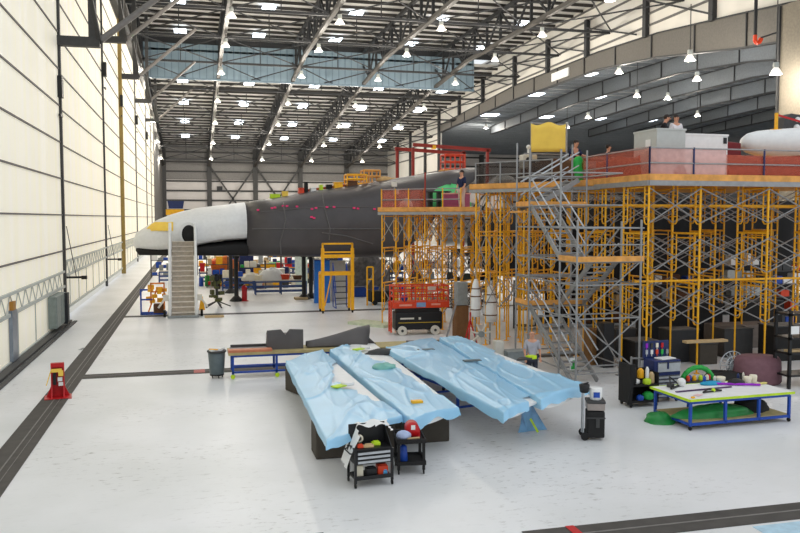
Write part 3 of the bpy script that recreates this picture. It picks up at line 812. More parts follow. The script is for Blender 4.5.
t = thing('valve_unit', 'dark valve unit with white caps behind the yellow post', 'machine part', tuple(aty(785, 131, 26.5)))
MB().prism([(-.3, 0), (-.15, .5), (.1, .65), (.6, .6), (.8, 0)], -.2, .2, 'Y').build('body', dk, t)
MB().sph((.35, -.25, .42), .1).sph((.32, -.25, .12), .12).sph((.75, -.25, .32), .14).build('cap', wht, t)
# brown tarpaulin screen and red boards behind the rail on the right
def cloth_wall(name, label, p, q, h, mt, amp=.06, cat='tarpaulin'):
    p = Vector(p); q = Vector(q); d = q - p
    nrm = Vector((-d.y, d.x, 0)).normalized()
    def fn(s, t_): return tuple(d * s + nrm * (amp * math.sin(s * d.length * 5 + t_ * 1.5)) + Vector((0, 0, h * t_ - .06 * math.sin(s * PI * 3) * t_)))
    o = MB().grid(fn, 30, 6).build(name, mt, loc=p)
    so = o.modifiers.new('s', 'SOLIDIFY'); so.thickness = .02
    return tag(o, label, cat)
cloth_wall('tarpaulin', 'dark red tarpaulin strung behind the netting at the right end', (17.6, 23.6, zR + .06), (24.6, 23.4, zR + .06), .9, mat('dark_red_tarp', (118, 42, 34), .8), .05)
cloth_wall('tarpaulin', 'brown tarpaulin screen hanging under the yellow canvas', onB(1.9, .9), onB(4.3, .5), 1.0, brn)
cloth_wall('tarpaulin', 'rusty red tarpaulin behind the netting left of the grey shed', (14.1, 26.4, zR + .08), (14.15, 23.4, zR + .08), .8, mat('rusty_tarp', (150, 70, 50), .8))
yc = cloth_wall('yellow_canvas', 'bright yellow canvas screen stretched high between poles', tuple(aty(531, 152, 28.6)), tuple(aty(565.5, 152, 28.6)), 1.08, canv, .03, 'canvas screen')
t = thing('pole_frame', 'grey pole frame holding up the yellow canvas', 'frame', (aty(531, 184, 28.7).x, 28.7, zB + .05))
L_ = aty(566, 184, 28.7).x - aty(531, 184, 28.7).x
MB().tube((0, 0, 0), (0, 0, 2.5), .035).tube((L_, 0, 0), (L_, 0, 2.5), .035).tube((0, 0, 2.46), (L_, 0, 2.44), .025).tube((-.3, 0, 1.3), (L_ + .1, 0, 1.28), .025).build('pole', grt, t)
# items on B left
def blob(name, label, cat, loc, sc, mt, seed=0, part='body'):
    random.seed(seed)
    m = MB()
    def fn(i, j):
        a = 2 * PI * i; b = PI / 2 * j
        k = 1 + .25 * noise.noise(Vector((math.cos(a) * 1.5 + seed, math.sin(a) * 1.5, b * 2)))
        return (sc[0] * math.cos(a) * math.cos(b) * k, sc[1] * math.sin(a) * math.cos(b) * k, sc[2] * math.sin(b) * k)
    m.grid(fn, 20, 8); bmesh.ops.remove_doubles(m.bm, verts=m.bm.verts, dist=.001)
    o = m.build(name, mt, loc=loc); return tag(o, label, cat)
blob('cloth_heap', 'pale crumpled sheet behind the dark netting of the upper platform', 'cloth', onB(.9, .9), (.55, .4, .5), offw, 3)
blob('plastic_sheet', 'crumpled green plastic sheet draped beside the fuselage', 'plastic sheet', onA(2.6, 1.9), (1.1, .5, 1.15), mat('green_sheet', (90, 200, 120), .4, bump=.5, scale=3), 5)
t = thing('white_machine', 'white machine with dark ports beside the yellow canvas', 'machine', onB(1.7, 1.3))
MB().b2((-.3, -.2, .75), (.3, .25, 1.3)).build('housing', offw, t, bevel=.05)
MB().b2((-.25, -.15, 0), (.25, .2, .75)).build('cabinet', brn, t)
MB().lathe([(.0, -.03), (.08, -.03), (.09, 0)], (-.1, -.2, 1.1), 12, 'Y').lathe([(.0, -.03), (.06, -.03), (.07, 0)], (.14, -.2, 1.0), 12, 'Y').build('port', blk, t)
MB().tube((0, 0, 1.3), (0, 0, 1.55), .05).sph((0, 0, 1.6), .09).build('nozzle', wht, t)
t = thing('green_coverall', 'bright green coverall hanging on the upper stair rail', 'garment', (aty(578, 180, 26.75).x, 26.75, zB + .06))
MB().loft([[(w_ * math.cos(2 * PI * k / 12) + ox, .12 * math.sin(2 * PI * k / 12), z) for k in range(12)] for w_, z, ox in ((.17, 0, .06), (.16, .3, .05), (.19, .55, 0), (.15, .75, -.02), (.2, .92, 0), (.12, 1.02, 0), (.05, 1.06, 0))]).build('body', grn, t)
MB().tube((-.19, 0, .9), (-.24, 0, .5), .06).tube((.19, 0, .9), (.2, 0, .5), .06).build('sleeve', grn, t)
# pinkish fairing, white frame on platform A
t = thing('maroon_box', 'mauve pink box standing on the lower platform', 'box', onA(3.35, .35), R(-40))
MB().b2((-.55, 0, 0), (.55, .6, .75)).build('shell', mat('mauve_box', (150, 70, 100), .7), t, bevel=.02)
MB().b2((-.58, -.03, .72), (.58, .63, .78)).build('lid', mat('pale_lid', (214, 150, 140), .7), t)
t = thing('white_panel_stack', 'white slanted panels leaning on the lower platform near the person', 'panel', onA(3.9, 2.1), R(-25))
MB().prism([(-.9, .55), (.3, 1.2), (1.0, 1.75), (1.1, .1), (.6, .1)], 0, .12, 'Y').build('panel', wht, t)
MB().tube((.2, -.1, .1), (1.0, -.1, 1.5), .04).tube((-.3, -.1, .1), (.6, -.1, 1.1), .04).build('prop', dk, t)
t = thing('grey_racks', 'row of dark upright racks on the lower platform behind the rail', 'rack', onA(2.3, .5), R(-40))
m = MB()
for k in range(4): m.b2((-.7 + k * .42, 0, 0), (-.62 + k * .42, .4, .85))
m.b2((-.7, 0, .82), (.72, .4, .88)).b2((-.7, 0, .4), (.72, .4, .44)); m.build('frame', dk, t)
blob('cloth_heap', 'white cloth heap behind the orange netting of the lower platform', 'cloth', onA(.9, .6), (.35, .3, .55), offw, 9)
t = thing('work_light', 'white boxy work light on a stand at the lower platform', 'lamp', onA(.45, .25))
MB().tube((0, 0, 0), (0, 0, 1.1), .03).tube((-.2, 0, 0), (0, 0, .4), .02).tube((.2, 0, 0), (0, 0, .4), .02).build('stand', grt, t)
MB().b2((-.11, -.08, 1.1), (.11, .08, 1.32)).b2((-.02, -.08, .75), (.2, .08, .95)).build('head', offw, t)

# ================================================================ PEOPLE
def person(label, loc, rz, shirt, trousers, hair=hairb, pose='stand', scale=1.0, sleeve=False):
    t = thing('person', label, 'person', loc, rz); t.scale = (scale,) * 3
    bend = {'stand': 0, 'lean': .35, 'climb': .28}[pose]
    P, E, Rr = [], [], []
    def V(p, r, par=None):
        x, y, z = p
        if z > .95:   # bend the upper body forward (towards -Y)
            d = z - .95; y2 = y * math.cos(bend) - d * math.sin(bend); z2 = .95 + d * math.cos(bend) - y * -math.sin(bend) * 0; y, z = y2, z2
        P.append((x, y, z)); Rr.append(r)
        if par is not None: E.append((par, len(P) - 1))
        return len(P) - 1
    pel = V((0, 0, .95), .145); sp = V((0, 0, 1.12), .125, pel); ch = V((0, 0, 1.34), .15, sp); nk = V((0, 0, 1.49), .058, ch)
    hb = V((0, -.015, 1.57), .075, nk); hd = V((0, -.02, 1.66), .098, hb); ht = V((0, -.01, 1.74), .07, hd)
    torso = [pel, sp, ch]
    arms = []; hands = []
    armp = {'stand': ((.25, -.02, 1.15), (.24, -.12, .93)), 'lean': ((.26, -.18, 1.18), (.17, -.42, 1.08)), 'climb': ((.27, -.2, 1.2), (.28, -.42, 1.16))}[pose]
    legs = []
    for s in (-1, 1):
        sh = V((s * .185, 0, 1.42), .062, ch)
        el = V((s * armp[0][0], armp[0][1], armp[0][2]), .043, sh); wr_ = V((s * armp[1][0], armp[1][1], armp[1][2]), .028, el)
        d = (Vector(armp[1]) - Vector(armp[0])).normalized()
        wp = Vector((s * armp[1][0], armp[1][1], armp[1][2])); d = Vector((s * d.x * .3, d.y, d.z)).normalized()
        pm = wp + d * .07; pa = V(tuple(pm), .034, wr_)
        side = d.cross(Vector((0, 0, 1)) if abs(d.z) < .8 else Vector((0, 1, 0))).normalized()
        for k, ln in enumerate((.065, .078, .074, .055)):
            b0 = pm + d * .03 + side * ((k - 1.5) * .019); i1 = V(tuple(b0), .0095, pa)
            i2 = V(tuple(b0 + d * ln * .55), .0088, i1); V(tuple(b0 + d * ln - Vector((0, 0, .015))), .0075, i2)
        i1 = V(tuple(wp + d * .03 - side * .035), .011, pa); V(tuple(wp + d * .07 - side * .055), .009, i1)
        arms.append((sh, el))
    fwd = {'stand': (0, 0), 'lean': (.05, -.05), 'climb': (-.22, .1)}[pose]
    for s, f in ((-1, fwd[0]), (1, fwd[1])):
        hp = V((s * .095, 0, .88), .095, pel); kn = V((s * .11, -.02 + f, .49 + (abs(f) * .3 if f < -.1 else 0)), .06, hp); an = V((s * .115, .02 + f * .9, .09 + (.15 if f < -.1 else 0)), .042, kn)
        V((s * .13, -.17 + f * .9, .045 + (.15 if f < -.1 else 0)), .036, an); legs.append((hp, kn, an))
    def mk(name, idx, grow, mtl, rootv):
        ids = list(idx); mp = {v: i for i, v in enumerate(ids)}
        me = bpy.data.meshes.new(name); me.from_pydata([P[v] for v in ids], [(mp[a], mp[b]) for a, b in E if a in mp and b in mp], [])
        me.materials.append(mtl)
        o = bpy.data.objects.new(name, me); C.objects.link(o); o.parent = t
        sk = o.modifiers.new('k', 'SKIN'); sk.use_smooth_shade = True
        for i, v in enumerate(ids):
            me.skin_vertices[0].data[i].radius = (Rr[v] + grow,) * 2; me.skin_vertices[0].data[i].use_root = (v == rootv)
        sb_ = o.modifiers.new('u', 'SUBSURF'); sb_.levels = 1; sb_.render_levels = 2
        return o
    mk('body', range(len(P)), 0, skin, pel)
    mk('shirt', torso + [arms[0][0], arms[0][1], arms[1][0], arms[1][1]], .022, shirt, sp)
    mk('trousers', [pel] + [v for l in legs for v in l], .02, trousers, pel)
    hc = Vector(P[hd])
    if hair:
        MB().sph(hc + Vector((0, .03, .035)), .108, (.95, 1.0, .95)).build('hair', hair, t)
    m = MB(); m.sph(hc + Vector((-.035, -.09, .01)), .012).sph(hc + Vector((.035, -.09, .01)), .012); m.build('eyes', blk, t)
    MB().sph(hc + Vector((0, -.105, -.02)), .016, (.8, 1, 1.4)).sph(hc + Vector((-.095, 0, -.01)), .022, (.5, 1, 1.4)).sph(hc + Vector((.095, 0, -.01)), .022, (.5, 1, 1.4)).build('nose_and_ears', skin, t)
    MB().sph(hc + Vector((0, -.088, -.055)), .02, (1.2, .4, .35)).build('mouth', mat('lips', (160, 84, 76), .6), t)
    return t
navy = mat('navy_cloth', (32, 40, 72), .9); ltr = mat('light_trousers', (205, 180, 168), .9); btee = mat('black_tee', (30, 30, 34), .9); gtee = mat('grey_tee', (168, 168, 176), .9); wtee = mat('white_tee', (225, 220, 222), .9); jean = mat('dark_jeans', (50, 54, 66), .9)
person('person in a navy shirt and pale trousers standing on the lower platform', onA(3.75, .3), R(-70), navy, ltr)
person('person in dark clothes leaning at the top of the stair flight', (aty(572, 170, 28.0).x, 28.0, zB + .06), R(20), navy, jean, pose='climb')
person('person in a black shirt standing left of the grey shed', (aty(608, 170, 28.8).x, 28.8, zB + .06), R(70), btee, jean, scale=.97)
person('person in a black shirt stooping behind the grey shed', (aty(659, 150, 25.8).x, 25.8, zR + .745), R(60), btee, jean, pose='lean', scale=1.03)
person('person in a white shirt with bowed dark hair behind the grey shed', (aty(675.5, 150, 25.9).x, 25.9, zR + .745), R(5), wtee, jean, scale=1.03)
tag(MB().b2((-.8, -.5, 0), (1.3, .6, .69)).build('step_platform', brn, loc=(16.5, 25.8, zR + .052)), 'low brown work platform behind the grey shed', 'platform')
person('bald person in a grey shirt standing behind the blue wrapped panels', (aty(532, 346, 22.0).x, 22.0, 0), R(-10), gtee, jean, hair=None, scale=.93)

# ================================================================ WRAPPED PANELS
film_m = mat('blue_film', (156, 210, 242), .3, var=.07, scale=.8, bump=.15, spec=.5, alpha=.86)
film_d = film_m
def fnz(p): return noise.noise(Vector(p))
def panel(name, label, corners, z, zfar, thick, cover, drop, seed, ext=(.06, .06), wrinkle=.045, hang=None):
    """corners: image corners FL, FR, NR, NL taken at height z"""
    FL, FR, NR, NL = [at(u, v, zz) for (u, v), zz in zip(corners, (zfar, zfar, z, z))]
    org = (FL + FR + NR + NL) / 4; org.z = 0
    t = thing(name, label, 'aircraft panel', tuple(org))
    def bil(s, q): return (FL * (1 - s) + FR * s) * (1 - q) + (NL * (1 - s) + NR * s) * q - org
    # cambered slab
    m = MB(); rings = []
    for j in range(13):
        q = j / 12; r_ = []
        for i in range(9):
            s = i / 8; p = bil(s, q); p.z += .05 * math.sin(s * PI); r_.append(tuple(p))
        for i in range(8, -1, -1):
            s = i / 8; p = bil(s, q); p.z -= thick * (.25 + .75 * math.sin(min(1, s * 1.2 + .1) * PI) ** .5 if s < .9 else .25); r_.append(tuple(p))
        rings.append(r_)
    m.loft(rings, smooth=False).build('panel', wht, t)
    W = (FR - FL).length; Lg = (NL - FL).length
    eS = drop / W; eQ = drop / Lg
    def ff(a, b):
        s = -eS + a * (1 + 2 * eS); q = -eQ + b * (1 + 2 * eQ)
        sc_ = min(1, max(0, s)); qc = min(1, max(0, q))
        p = bil(sc_, qc); p.z += .05 * math.sin(sc_ * PI) + .02
        o1 = (sc_ - s) * W; o2 = (q - qc) * Lg; ov = max(abs(o1), abs(o2))
        dirx = (bil(1, qc) - bil(0, qc)).normalized(); diry = (bil(sc_, 1) - bil(sc_, 0)).normalized()
        p += dirx * (-.2 * o1 * (1 if True else 0)) + diry * (.25 * o2)
        dr = ov * (.85 + .5 * fnz((s * 3 + seed, q * 5, 1))); p.z -= max(0, dr)
        def rg(x, y, z_, w_): return max(0, 1 - abs(fnz((x, y, z_))) * w_) ** 1.5
        r1 = rg(s * .9 + q * 3 + seed, q * 2.2 - s * 1.3, seed, 11); r2 = rg(s * 1.4 - q * 2.5, q * 3 + s * 1.2 + seed, 3, 13)
        r3 = rg(s * 2.0 + q * .8, q * 1.0 + seed, 7, 9)
        p.z += wrinkle * (r1 + .7 * r2 + .6 * r3) * (.35 + .65 * min(1, max(0, .5 + fnz((s, q * 4, seed + 9)) * 1.5))) + .03 * fnz((s * 1.5, q * 4, seed)) + .03
        k = ov * .5; p += dirx * (.12 * k * math.sin(q * 40 + seed)) + diry * (.1 * k * math.sin(s * 22))
        return tuple(p)
    m = MB(); m.grid(ff, 60, 170, keep=lambda a, b: cover(-eS + a * (1 + 2 * eS), -eQ + b * (1 + 2 * eQ)))
    m.build('plastic_film', film_m, t)
    return t, bil, org
# A : leftmost
def lerpf(P, q):
    for (a, x), (b, y) in zip(P, P[1:]):
        if a <= q <= b: return x + (y - x) * (q - a) / (b - a)
    return 9
def covA(s, q): return s < lerpf([(.24, 1.1), (.30, .82), (.44, .66), (.52, .55), (.54, .8), (.57, .55), (.66, .78), (.78, .84), (.9, 1.1)], q) + .03 * math.sin(q * 60)
def covB(s, q): return s < lerpf([(-.2, .5), (0, .42), (.1, .36), (.22, .5), (.3, .48), (.42, .72), (.55, .78), (.7, .84), (.85, .9), (.93, 1.2)], q) + .03 * math.sin(q * 50)
def covD(s, q): return s < lerpf([(.34, 1.1), (.4, .8), (.55, .6), (.72, .68), (.88, 1.1)], q) + .04 * math.sin(q * 40)
pa, bilA, oA = panel('wing_flap', 'leftmost blue film wrapped wing panel resting on dark foam boxes', [(286, 364), (322, 351), (402, 419), (327, 445)], .85, .85, .10, covA, .16, 1)
pb, bilB, oB = panel('wing_flap', 'second blue film wrapped wing panel from the left, white along its far edge', [(330, 353), (370, 340), (459, 410), (412, 423)], .85, .85, .12, covB, .22, 4)
pc, bilC, oC = panel('wing_flap', 'third blue film wrapped wing panel, white strip down its centre, on a blue trestle', [(386, 350), (432, 339), (538, 402), (504, 415)], .95, .95, .13, lambda s, q: not (q > .955 and s > .72), .22, 7)
pd, bilD, oD = panel('wing_flap', 'broad rightmost blue film wrapped wing panel ending by the tool case', [(440, 340), (458, 338), (588, 388), (541, 402)], 1.0, 1.0, .2, covD, .26, 11)
def foam_box(corner, w_, l_, h, label, rz=0):
    p = at(*corner); t = tag(MB().b2((0, 0, 0), (w_, l_, h)).build('foam_block', foam, bevel=.03, loc=p), label, 'support block', 'dark foam support blocks'); t.rotation_euler = (0, 0, rz)
foam_box((316, 460), 1.7, .7, .7, 'dark foam block under the near end of the leftmost wrapped panel')
_d = at(285, 390) - at(302, 397)
foam_box((302, 397), .95, _d.length, .72, 'dark foam block under the far end of the leftmost wrapped panel', math.atan2(_d.y, _d.x) - PI / 2)
foam_box((400, 445), 1.15, .7, .7, 'dark foam block under the near end of the second wrapped panel')
foam_box((352, 397), 1.3, .7, .7, 'dark foam block under the far end of the second wrapped panel')
p = at(302, 397)
# trestle for C/D
def trestle(p0, L, W, h, label, rz, grp=None):
    t = thing('steel_trestle', label, 'trestle', p0, rz, grp)
    m = MB()
    for z in (h, .2):
        m.bar((0, 0, z), (L, 0, z), .06, .06).bar((0, W, z), (L, W, z), .06, .06)
        for k in range(4): m.bar((L * k / 3, 0, z), (L * k / 3, W, z), .05, .05)
    m.build('frame', blu, t)
    for x in (0, L / 2, L):
        for y in (0, W): MB().b2((x - .03, y - .03, .08), (x + .03, y + .03, h)).build('leg', blu, t)
    for x in (0, L / 2, L):
        for y in (0, W): MB().tube((x - .02, y, .05), (x + .02, y, .05), .05, 10).build('caster', rubber, t)
    return t
a = at(487, 411); b_ = Vector((6.2, 24.5, 0))
dirv = (b_ - a); trestle(tuple(a), dirv.length, 1.1, .62, 'blue steel trestle under the third wrapped panel', math.atan2(dirv.y, dirv.x)).location.x += .2
# film tail hanging to the floor
tp = at(524, 433)
o = MB().grid(lambda s, t_: (-.15 + (.75 - .35 * t_) * s + .08 * math.sin(s * 9 + t_ * 3), .12 * math.sin(s * 12) * t_ - .5 * t_ * 0 + .1 * s, .015 + .8 * t_ if t_ > .06 else .015), 14, 10).build('hanging_film', mat('blue_film_deep', (110, 170, 215), .35, alpha=.85), loc=tp)
tag(o, 'loose tail of blue film hanging to the floor below the third wrapped panel', 'plastic film')
MB().bar((.12, -.08, .35), (.3, -.12, .03), .01, .05).build('lime_tape', lime, o)
# things lying on the panels
def on(bil, org, s, q, dz=.1): 
    p = bil(s, q) + org; return (p.x, p.y, p.z + dz)
for bl, og, s, q, nm, lb, mt_ in [(bilA, oA, .72, .60, 'tape_roll', 'black and lime tape roll on the leftmost wrapped panel', lime), (bilB, oB, .62, .16, 'tape_roll', 'lime strap on the white part of the second wrapped panel', lime)]:
    t = thing(nm, lb, 'tape', on(bl, og, s, q, .12), .6)
    MB().lathe([(.1, 0), (.16, .0), (.16, .07), (.1, .07)], n=16).build('roll', wht, t); MB().b2((-.45, -.1, 0), (-.1, .12, .03)).build('strip', mt_, t)
tag(blob('dark_cover', 'grey fabric tongue sticking up on the second wrapped panel', 'cloth', on(bilB, oB, .85, .27, .05), (.5, .18, .15), dk, 2), 'grey fabric tongue sticking up on the second wrapped panel', 'cloth')
blob('green_film_scrap', 'crumpled sea green film scrap on the second wrapped panel', 'plastic film', on(bilB, oB, .55, .47, .08), (.35, .3, .14), mat('sea_green_film', (120, 180, 170), .5), 6)
tag(MB().b2((-.12, -.08, 0), (.12, .08, .05)).build('sanding_block', yel, loc=on(bilB, oB, .35, .9, .12)), 'small yellow sanding block on the second wrapped panel', 'sanding block')
t = thing('hand_tool', 'dark hand tool with lime tape lying on the rightmost wrapped panel', 'tool', on(bilD, oD, .95, .62, .16), .3)
MB().prism([(-.4, -.08), (.1, -.14), (.2, .1), (-.1, .14)], 0, .05).build('body', dk, t); MB().b2((.05, -.1, .0), (.3, .08, .09)).build('tip', lime, t)
for (s, q, lb) in ((.5, .2, 'dark grey patch near the far end of the third wrapped panel'), (.95, .5, 'dark grey patch on the edge between the third and fourth panels')):
    tag(MB().b2((-.25, -.1, 0), (.25, .1, .03)).build('rubber_pad', slate, loc=on(bilC, oC, s, q, .1)), lb, 'rubber pad')

# ================================================================ LONG BENCH WITH CARBON PARTS
bp = at(236, 375.5)
LB = 7.6
bn = thing('long_bench', 'long low bench, tan top on a blue wheeled frame, behind the wrapped panels', 'bench', (bp.x - .15, bp.y - .55, 0), R(0))
MB().b2((-.1, -.05, .74), (LB, 1.0, .82)).build('top', tan, bn)
m = MB()
for z in (.7, .2):
    m.b2((0, 0, z - .03), (LB - .1, .06, z + .03)); m.b2((0, .9, z - .03), (LB - .1, .96, z + .03))
m.b2((0, 0, .4), (LB - .1, .04, .43)); m.build('frame', blu, bn)
for x in (0, 1.35, 3.2, 5.2, LB - .16):
    for y in (0, .9): MB().b2((x, y, .12), (x + .07, y + .06, .7)).build('leg', blu, bn)
for x in (.03, 1.4, 3.2, 5.2):
    MB().tube((x, -.03, .07), (x, .04, .07), .07, 12).build('caster', lime if x < 2 else rubber, bn)
zb = .82
def bl(x, y): return (bn.location.x + x, bn.location.y + y, zb)
# notched shell
t = thing('carbon_shell', 'dark grey carbon shell with a V notch standing on the long bench', 'aircraft part', bl(1.12, .3))
t.scale = (1, 1, 1.22)
m = MB()
prof = [(0, 0), (1.15, 0), (1.15, .5), (.72, .52), (.58, .38), (.44, .52), (0, .5)]
m.prism([(x, z) for x, z in prof], 0, .08, 'Y').build('front_face', carb2, t)
m = MB(); m.loft([[(x, .08, 0), (x, .08, .49 - (.13 if abs(x - .58) < .1 else 0)), (x, .35, .4), (x, .5, .15), (x, .5, 0)] for x in (0, .42, .5, .66, .74, 1.15)], smooth=False).build('curved_back', carb, t)
# tapered fairing
t = thing('carbon_fairing', 'long tapered dark carbon fairing lying on the long bench', 'aircraft part', bl(2.38, .45), R(3))
rings = []
for k in range(10):
    s = k / 9; x = s * 1.95; rad = .15 + .36 * s ** 1.3; r_ = []
    for j in range(13):
        a = PI * (j / 12) * 1.08 - .1
        r_.append((x + (.16 * math.sin(a) * (s > .95)), rad * math.cos(a) * .75, .03 + max(0, rad * math.sin(a)) * 1.25))
    for j in range(12, -1, -1):
        a = PI * (j / 12) * 1.08 - .1
        r_.append((x + (.16 * math.sin(a) * (s > .95)), rad * math.cos(a) * .70, .02 + max(0, rad * math.sin(a)) * 1.19))
    rings.append(r_)
MB().loft(rings).build('skin', carb2, t)
MB().prism([(1.9, 0), (2.35, 0), (2.05, .28), (2.0, .62), (1.9, .62)], -.03, .03, 'Y').build('lip', carb, t)
tag(MB().box((0, 0, .03), (1.25, .5, .05)).b2((-.6, .2, .05), (.55, .3, .12)).build('carbon_sheet', carb, loc=bl(.6, .62), bevel=.01), 'flat dark carbon sheet at the left end of the long bench', 'sheet')
tag(MB().b2((-.65, -.16, 0), (.7, .16, .08)).build('copper_board', mat('copper_board', (196, 122, 90), .6), loc=bl(.55, .14), bevel=.01), 'reddish brown board along the front of the long bench', 'board')
tag(MB().box((0, 0, .04), (1.3, .3, .06), ry=.03).build('carbon_strip', carb, loc=bl(6.4, .4)), 'narrow dark carbon strip at the right end of the long bench', 'strip')
# trash can
tc_ = at(217, 377.5)
t = thing('trash_can', 'round slate grey trash can on a wheeled dolly, full of paper', 'trash can', (tc_.x, tc_.y + .0, 0))
MB().lathe([(.2, .12), (.22, .13), (.27, .84), (.25, .84), (.2, .2)], n=24).build('bin', slate, t)
MB().lathe([(.27, .8), (.3, .82), (.3, .86), (.25, .86)], n=24).build('rim', dk, t)
MB().box((-.08, -.1, .88), (.25, .18, .06), rz=.4).box((.1, .05, .9), (.25, .2, .05), rz=1).sph((0, .05, .86), .2, (1, 1, .3)).build('paper', wht, t)
MB().box((-.1, -.15, .92), (.05, .3, .03), rz=1.0).build('scrap', yel, t)
MB().lathe([(.2, .08), (.22, .08), (.22, .13)], n=16).build('dolly', blk, t)
for a in range(5): MB().tube((.17 * math.cos(a * 1.256) - .015, .17 * math.sin(a * 1.256), .04), (.17 * math.cos(a * 1.256) + .015, .17 * math.sin(a * 1.256), .04), .04, 10).build('caster', rubber, t)

# red stand
rp = at(57, 399)
t = thing('red_chock_stand', 'red metal chock stand with yellow strap on the floor track', 'stand', (rp.x, rp.y + .2, 0), R(8))
t.scale = (.92, .92, .92)
MB().prism([(-.34, 0), (.34, 0), (.2, .32), (.15, 1.02), (-.15, 1.02), (-.2, .32)], .1, .14, 'Y').build('back_plate', red, t)
for s in (-1, 1): MB().prism([(-.3, 0), (.12, 0), (.12, 1.0), (.04, 1.0), (-.02, .4)], s * .15, s * .19, 'X').build('side_plate', red, t)
MB().b2((-.38, -.32, 0), (.38, .3, .03)).build('base', red, t)
MB().b2((-.19, -.02, .93), (.19, .14, 1.05)).build('cap', red, t)
MB().b2((-.17, -.05, .78), (.12, .02, .88)).b2((.02, -.07, .66), (.16, .0, .82)).tube((-.18, -.06, .85), (-.32, -.1, .4), .015).build('yellow_strap', canv, t)
MB().b2((.0, -.045, .5), (.13, -.03, .62)).b2((.02, -.045, .36), (.15, -.03, .47)).build('label', wht, t)
MB().b2((-.13, -.06, .4), (-.04, 0, .76)).build('valve', blk, t)

# ================================================================ TOOL CARTS
cp = at(372, 487)
t = thing('tool_cart', 'black three drawer tool cart with an open lid and orange items below', 'tool cart', (cp.x + .02, cp.y + .25, 0), R(6))
w_, d_ = .40, .25
m = MB()
for x in (-w_, w_):
    for y in (-d_, d_): m.b2((x - .025, y - .025, .1), (x + .025, y + .025, .78))
m.build('frame', blk, t)
MB().b2((-w_, -d_, .16), (w_, d_, .2)).b2((-w_, -d_ - .02, .16), (w_, -d_, .24)).build('bottom_shelf', blk, t)
MB().b2((-w_, -d_, .48), (w_, d_, .8)).build('cabinet', blk, t)
for k in range(3):
    dr = MB().b2((-w_ + .05, -d_ - .03, .51 + k * .09), (w_ - .05, -d_, .57 + k * .09)).build('drawer', silver, t)
    MB().b2((-w_ + .05, -d_ - .045, .565 + k * .09), (w_ - .05, -d_ - .01, .58 + k * .09)).build('handle', blk, dr)
MB().b2((-w_, d_ - .02, .8), (w_, d_, 1.22)).prism([(-d_, .8), (d_, .8), (d_, 1.2)], w_ - .02, w_, 'X').build('lid', blk, t)
for x in (-w_, w_):
    for y in (-d_, d_): MB().tube((x - .015, y, .05), (x + .015, y, .05), .05, 12).box((x, y, .1), (.03, .04, .04)).build('caster', rubber, t)
MB().path([(-w_ - .02, -d_, .72), (-w_ - .1, -d_ + .05, .72), (-w_ - .1, d_ - .05, .72), (-w_ - .02, d_, .72)], .015).build('push_handle', blk, t)
cx_, cy_ = cp.x + .02, cp.y + .25
t.scale = (.9, .9, .9)
def oncart(x, y, z): 
    x, y, z = x * .9, y * .9, z * .9; c, s = math.cos(R(6)), math.sin(R(6)); return (cx_ + x * c - y * s, cy_ + x * s + y * c, z)
cl = MB().grid(lambda a, b: (-.50 + .9 * a + .02 * math.sin(b * 20), -.22 + .5 * b + .04 * math.sin(a * 9), (1.12 - 1.0 * max(0, .32 - a) ** 1.0 * 2.1 - .12 * (1 - b) + .03 * math.sin(a * 14 + b * 5))), 20, 10, keep=lambda a, b: (a < .28) or b > .62 - .1 * a or a > .93)
tag(cl.build('white_cloth', wht, loc=oncart(0, 0.02, 0)), 'white cloth draped over the open lid of the tool cart', 'cloth')
tp_ = tag(MB().lathe([(.04, 0), (.075, 0), (.075, .05), (.04, .05), (.04, 0)], n=16, axis='Y').build('tape_roll', cream, loc=oncart(-.2, .1, .93)), 'cream tape roll standing inside the tool cart lid', 'tape')
for (x, y, z, sx, sy, sz, mt_, nm, lb) in [(.12, -.02, .8, .16, .12, .06, lime, 'lime_box', 'lime box on top of the tool cart'), (-.25, -.1, .8, .12, .1, .05, orr, 'orange_block', 'orange block on top of the tool cart'), (-.08, -.14, .8, .2, .08, .05, plyw, 'wood_block', 'wood block on top of the tool cart'),
        (.24, -.05, .2, .2, .2, .16, orr, 'orange_pouch', 'orange pouch on the lower shelf of the tool cart'), (-.02, -.1, .2, .2, .16, .14, blk, 'black_case', 'black case on the lower shelf of the tool cart'), (-.26, -.05, .2, .14, .14, .2, cream, 'cream_jug', 'cream jug on the lower shelf of the tool cart'), (.28, -.16, .2, .08, .06, .07, mat('sky_blue', (90, 170, 220), .5), 'blue_box', 'small blue box on the lower shelf of the tool cart')]:
    tag(MB().b2((-sx / 2, -sy / 2, 0), (sx / 2, sy / 2, sz)).b2((-sx / 3, -sy / 3, sz), (sx / 3, sy / 3, sz + .02)).build(nm, mt_, bevel=.012, loc=oncart(x, y, z + .002)), lb, nm.split('_')[1])
cp2 = at(411, 474.5)
t = thing('utility_cart', 'black two shelf utility cart carrying a red canister', 'utility cart', (cp2.x + .05, cp2.y + .3, 0), R(-8))
t.scale = (.88, .88, .84)
for z in (.22, .74):
    MB().b2((-.3, -.35, z), (.3, .35, z + .04)).b2((-.3, -.37, z), (.3, -.34, z + .09)).b2((-.3, .34, z), (.3, .37, z + .09)).b2((-.33, -.37, z), (-.3, .37, z + .09)).b2((.3, -.37, z), (.33, .37, z + .09)).build('shelf', blkm, t)
for x in (-.28, .28):
    for y in (-.32, .32):
        MB().b2((x - .03, y - .03, .1), (x + .03, y + .03, .76)).build('leg', blkm, t); MB().tube((x - .015, y, .05), (x + .015, y, .05), .05, 12).build('caster', rubber, t)
MB().tube((-.3, .42, .84), (.3, .42, .84), .02).build('handle', blk, t)
t = thing('red_canister', 'red canister with a rounded top on the utility cart', 'canister', (cp2.x + .12, cp2.y + .35, .657), R(-8))
t.scale = (.9, .9, .9)
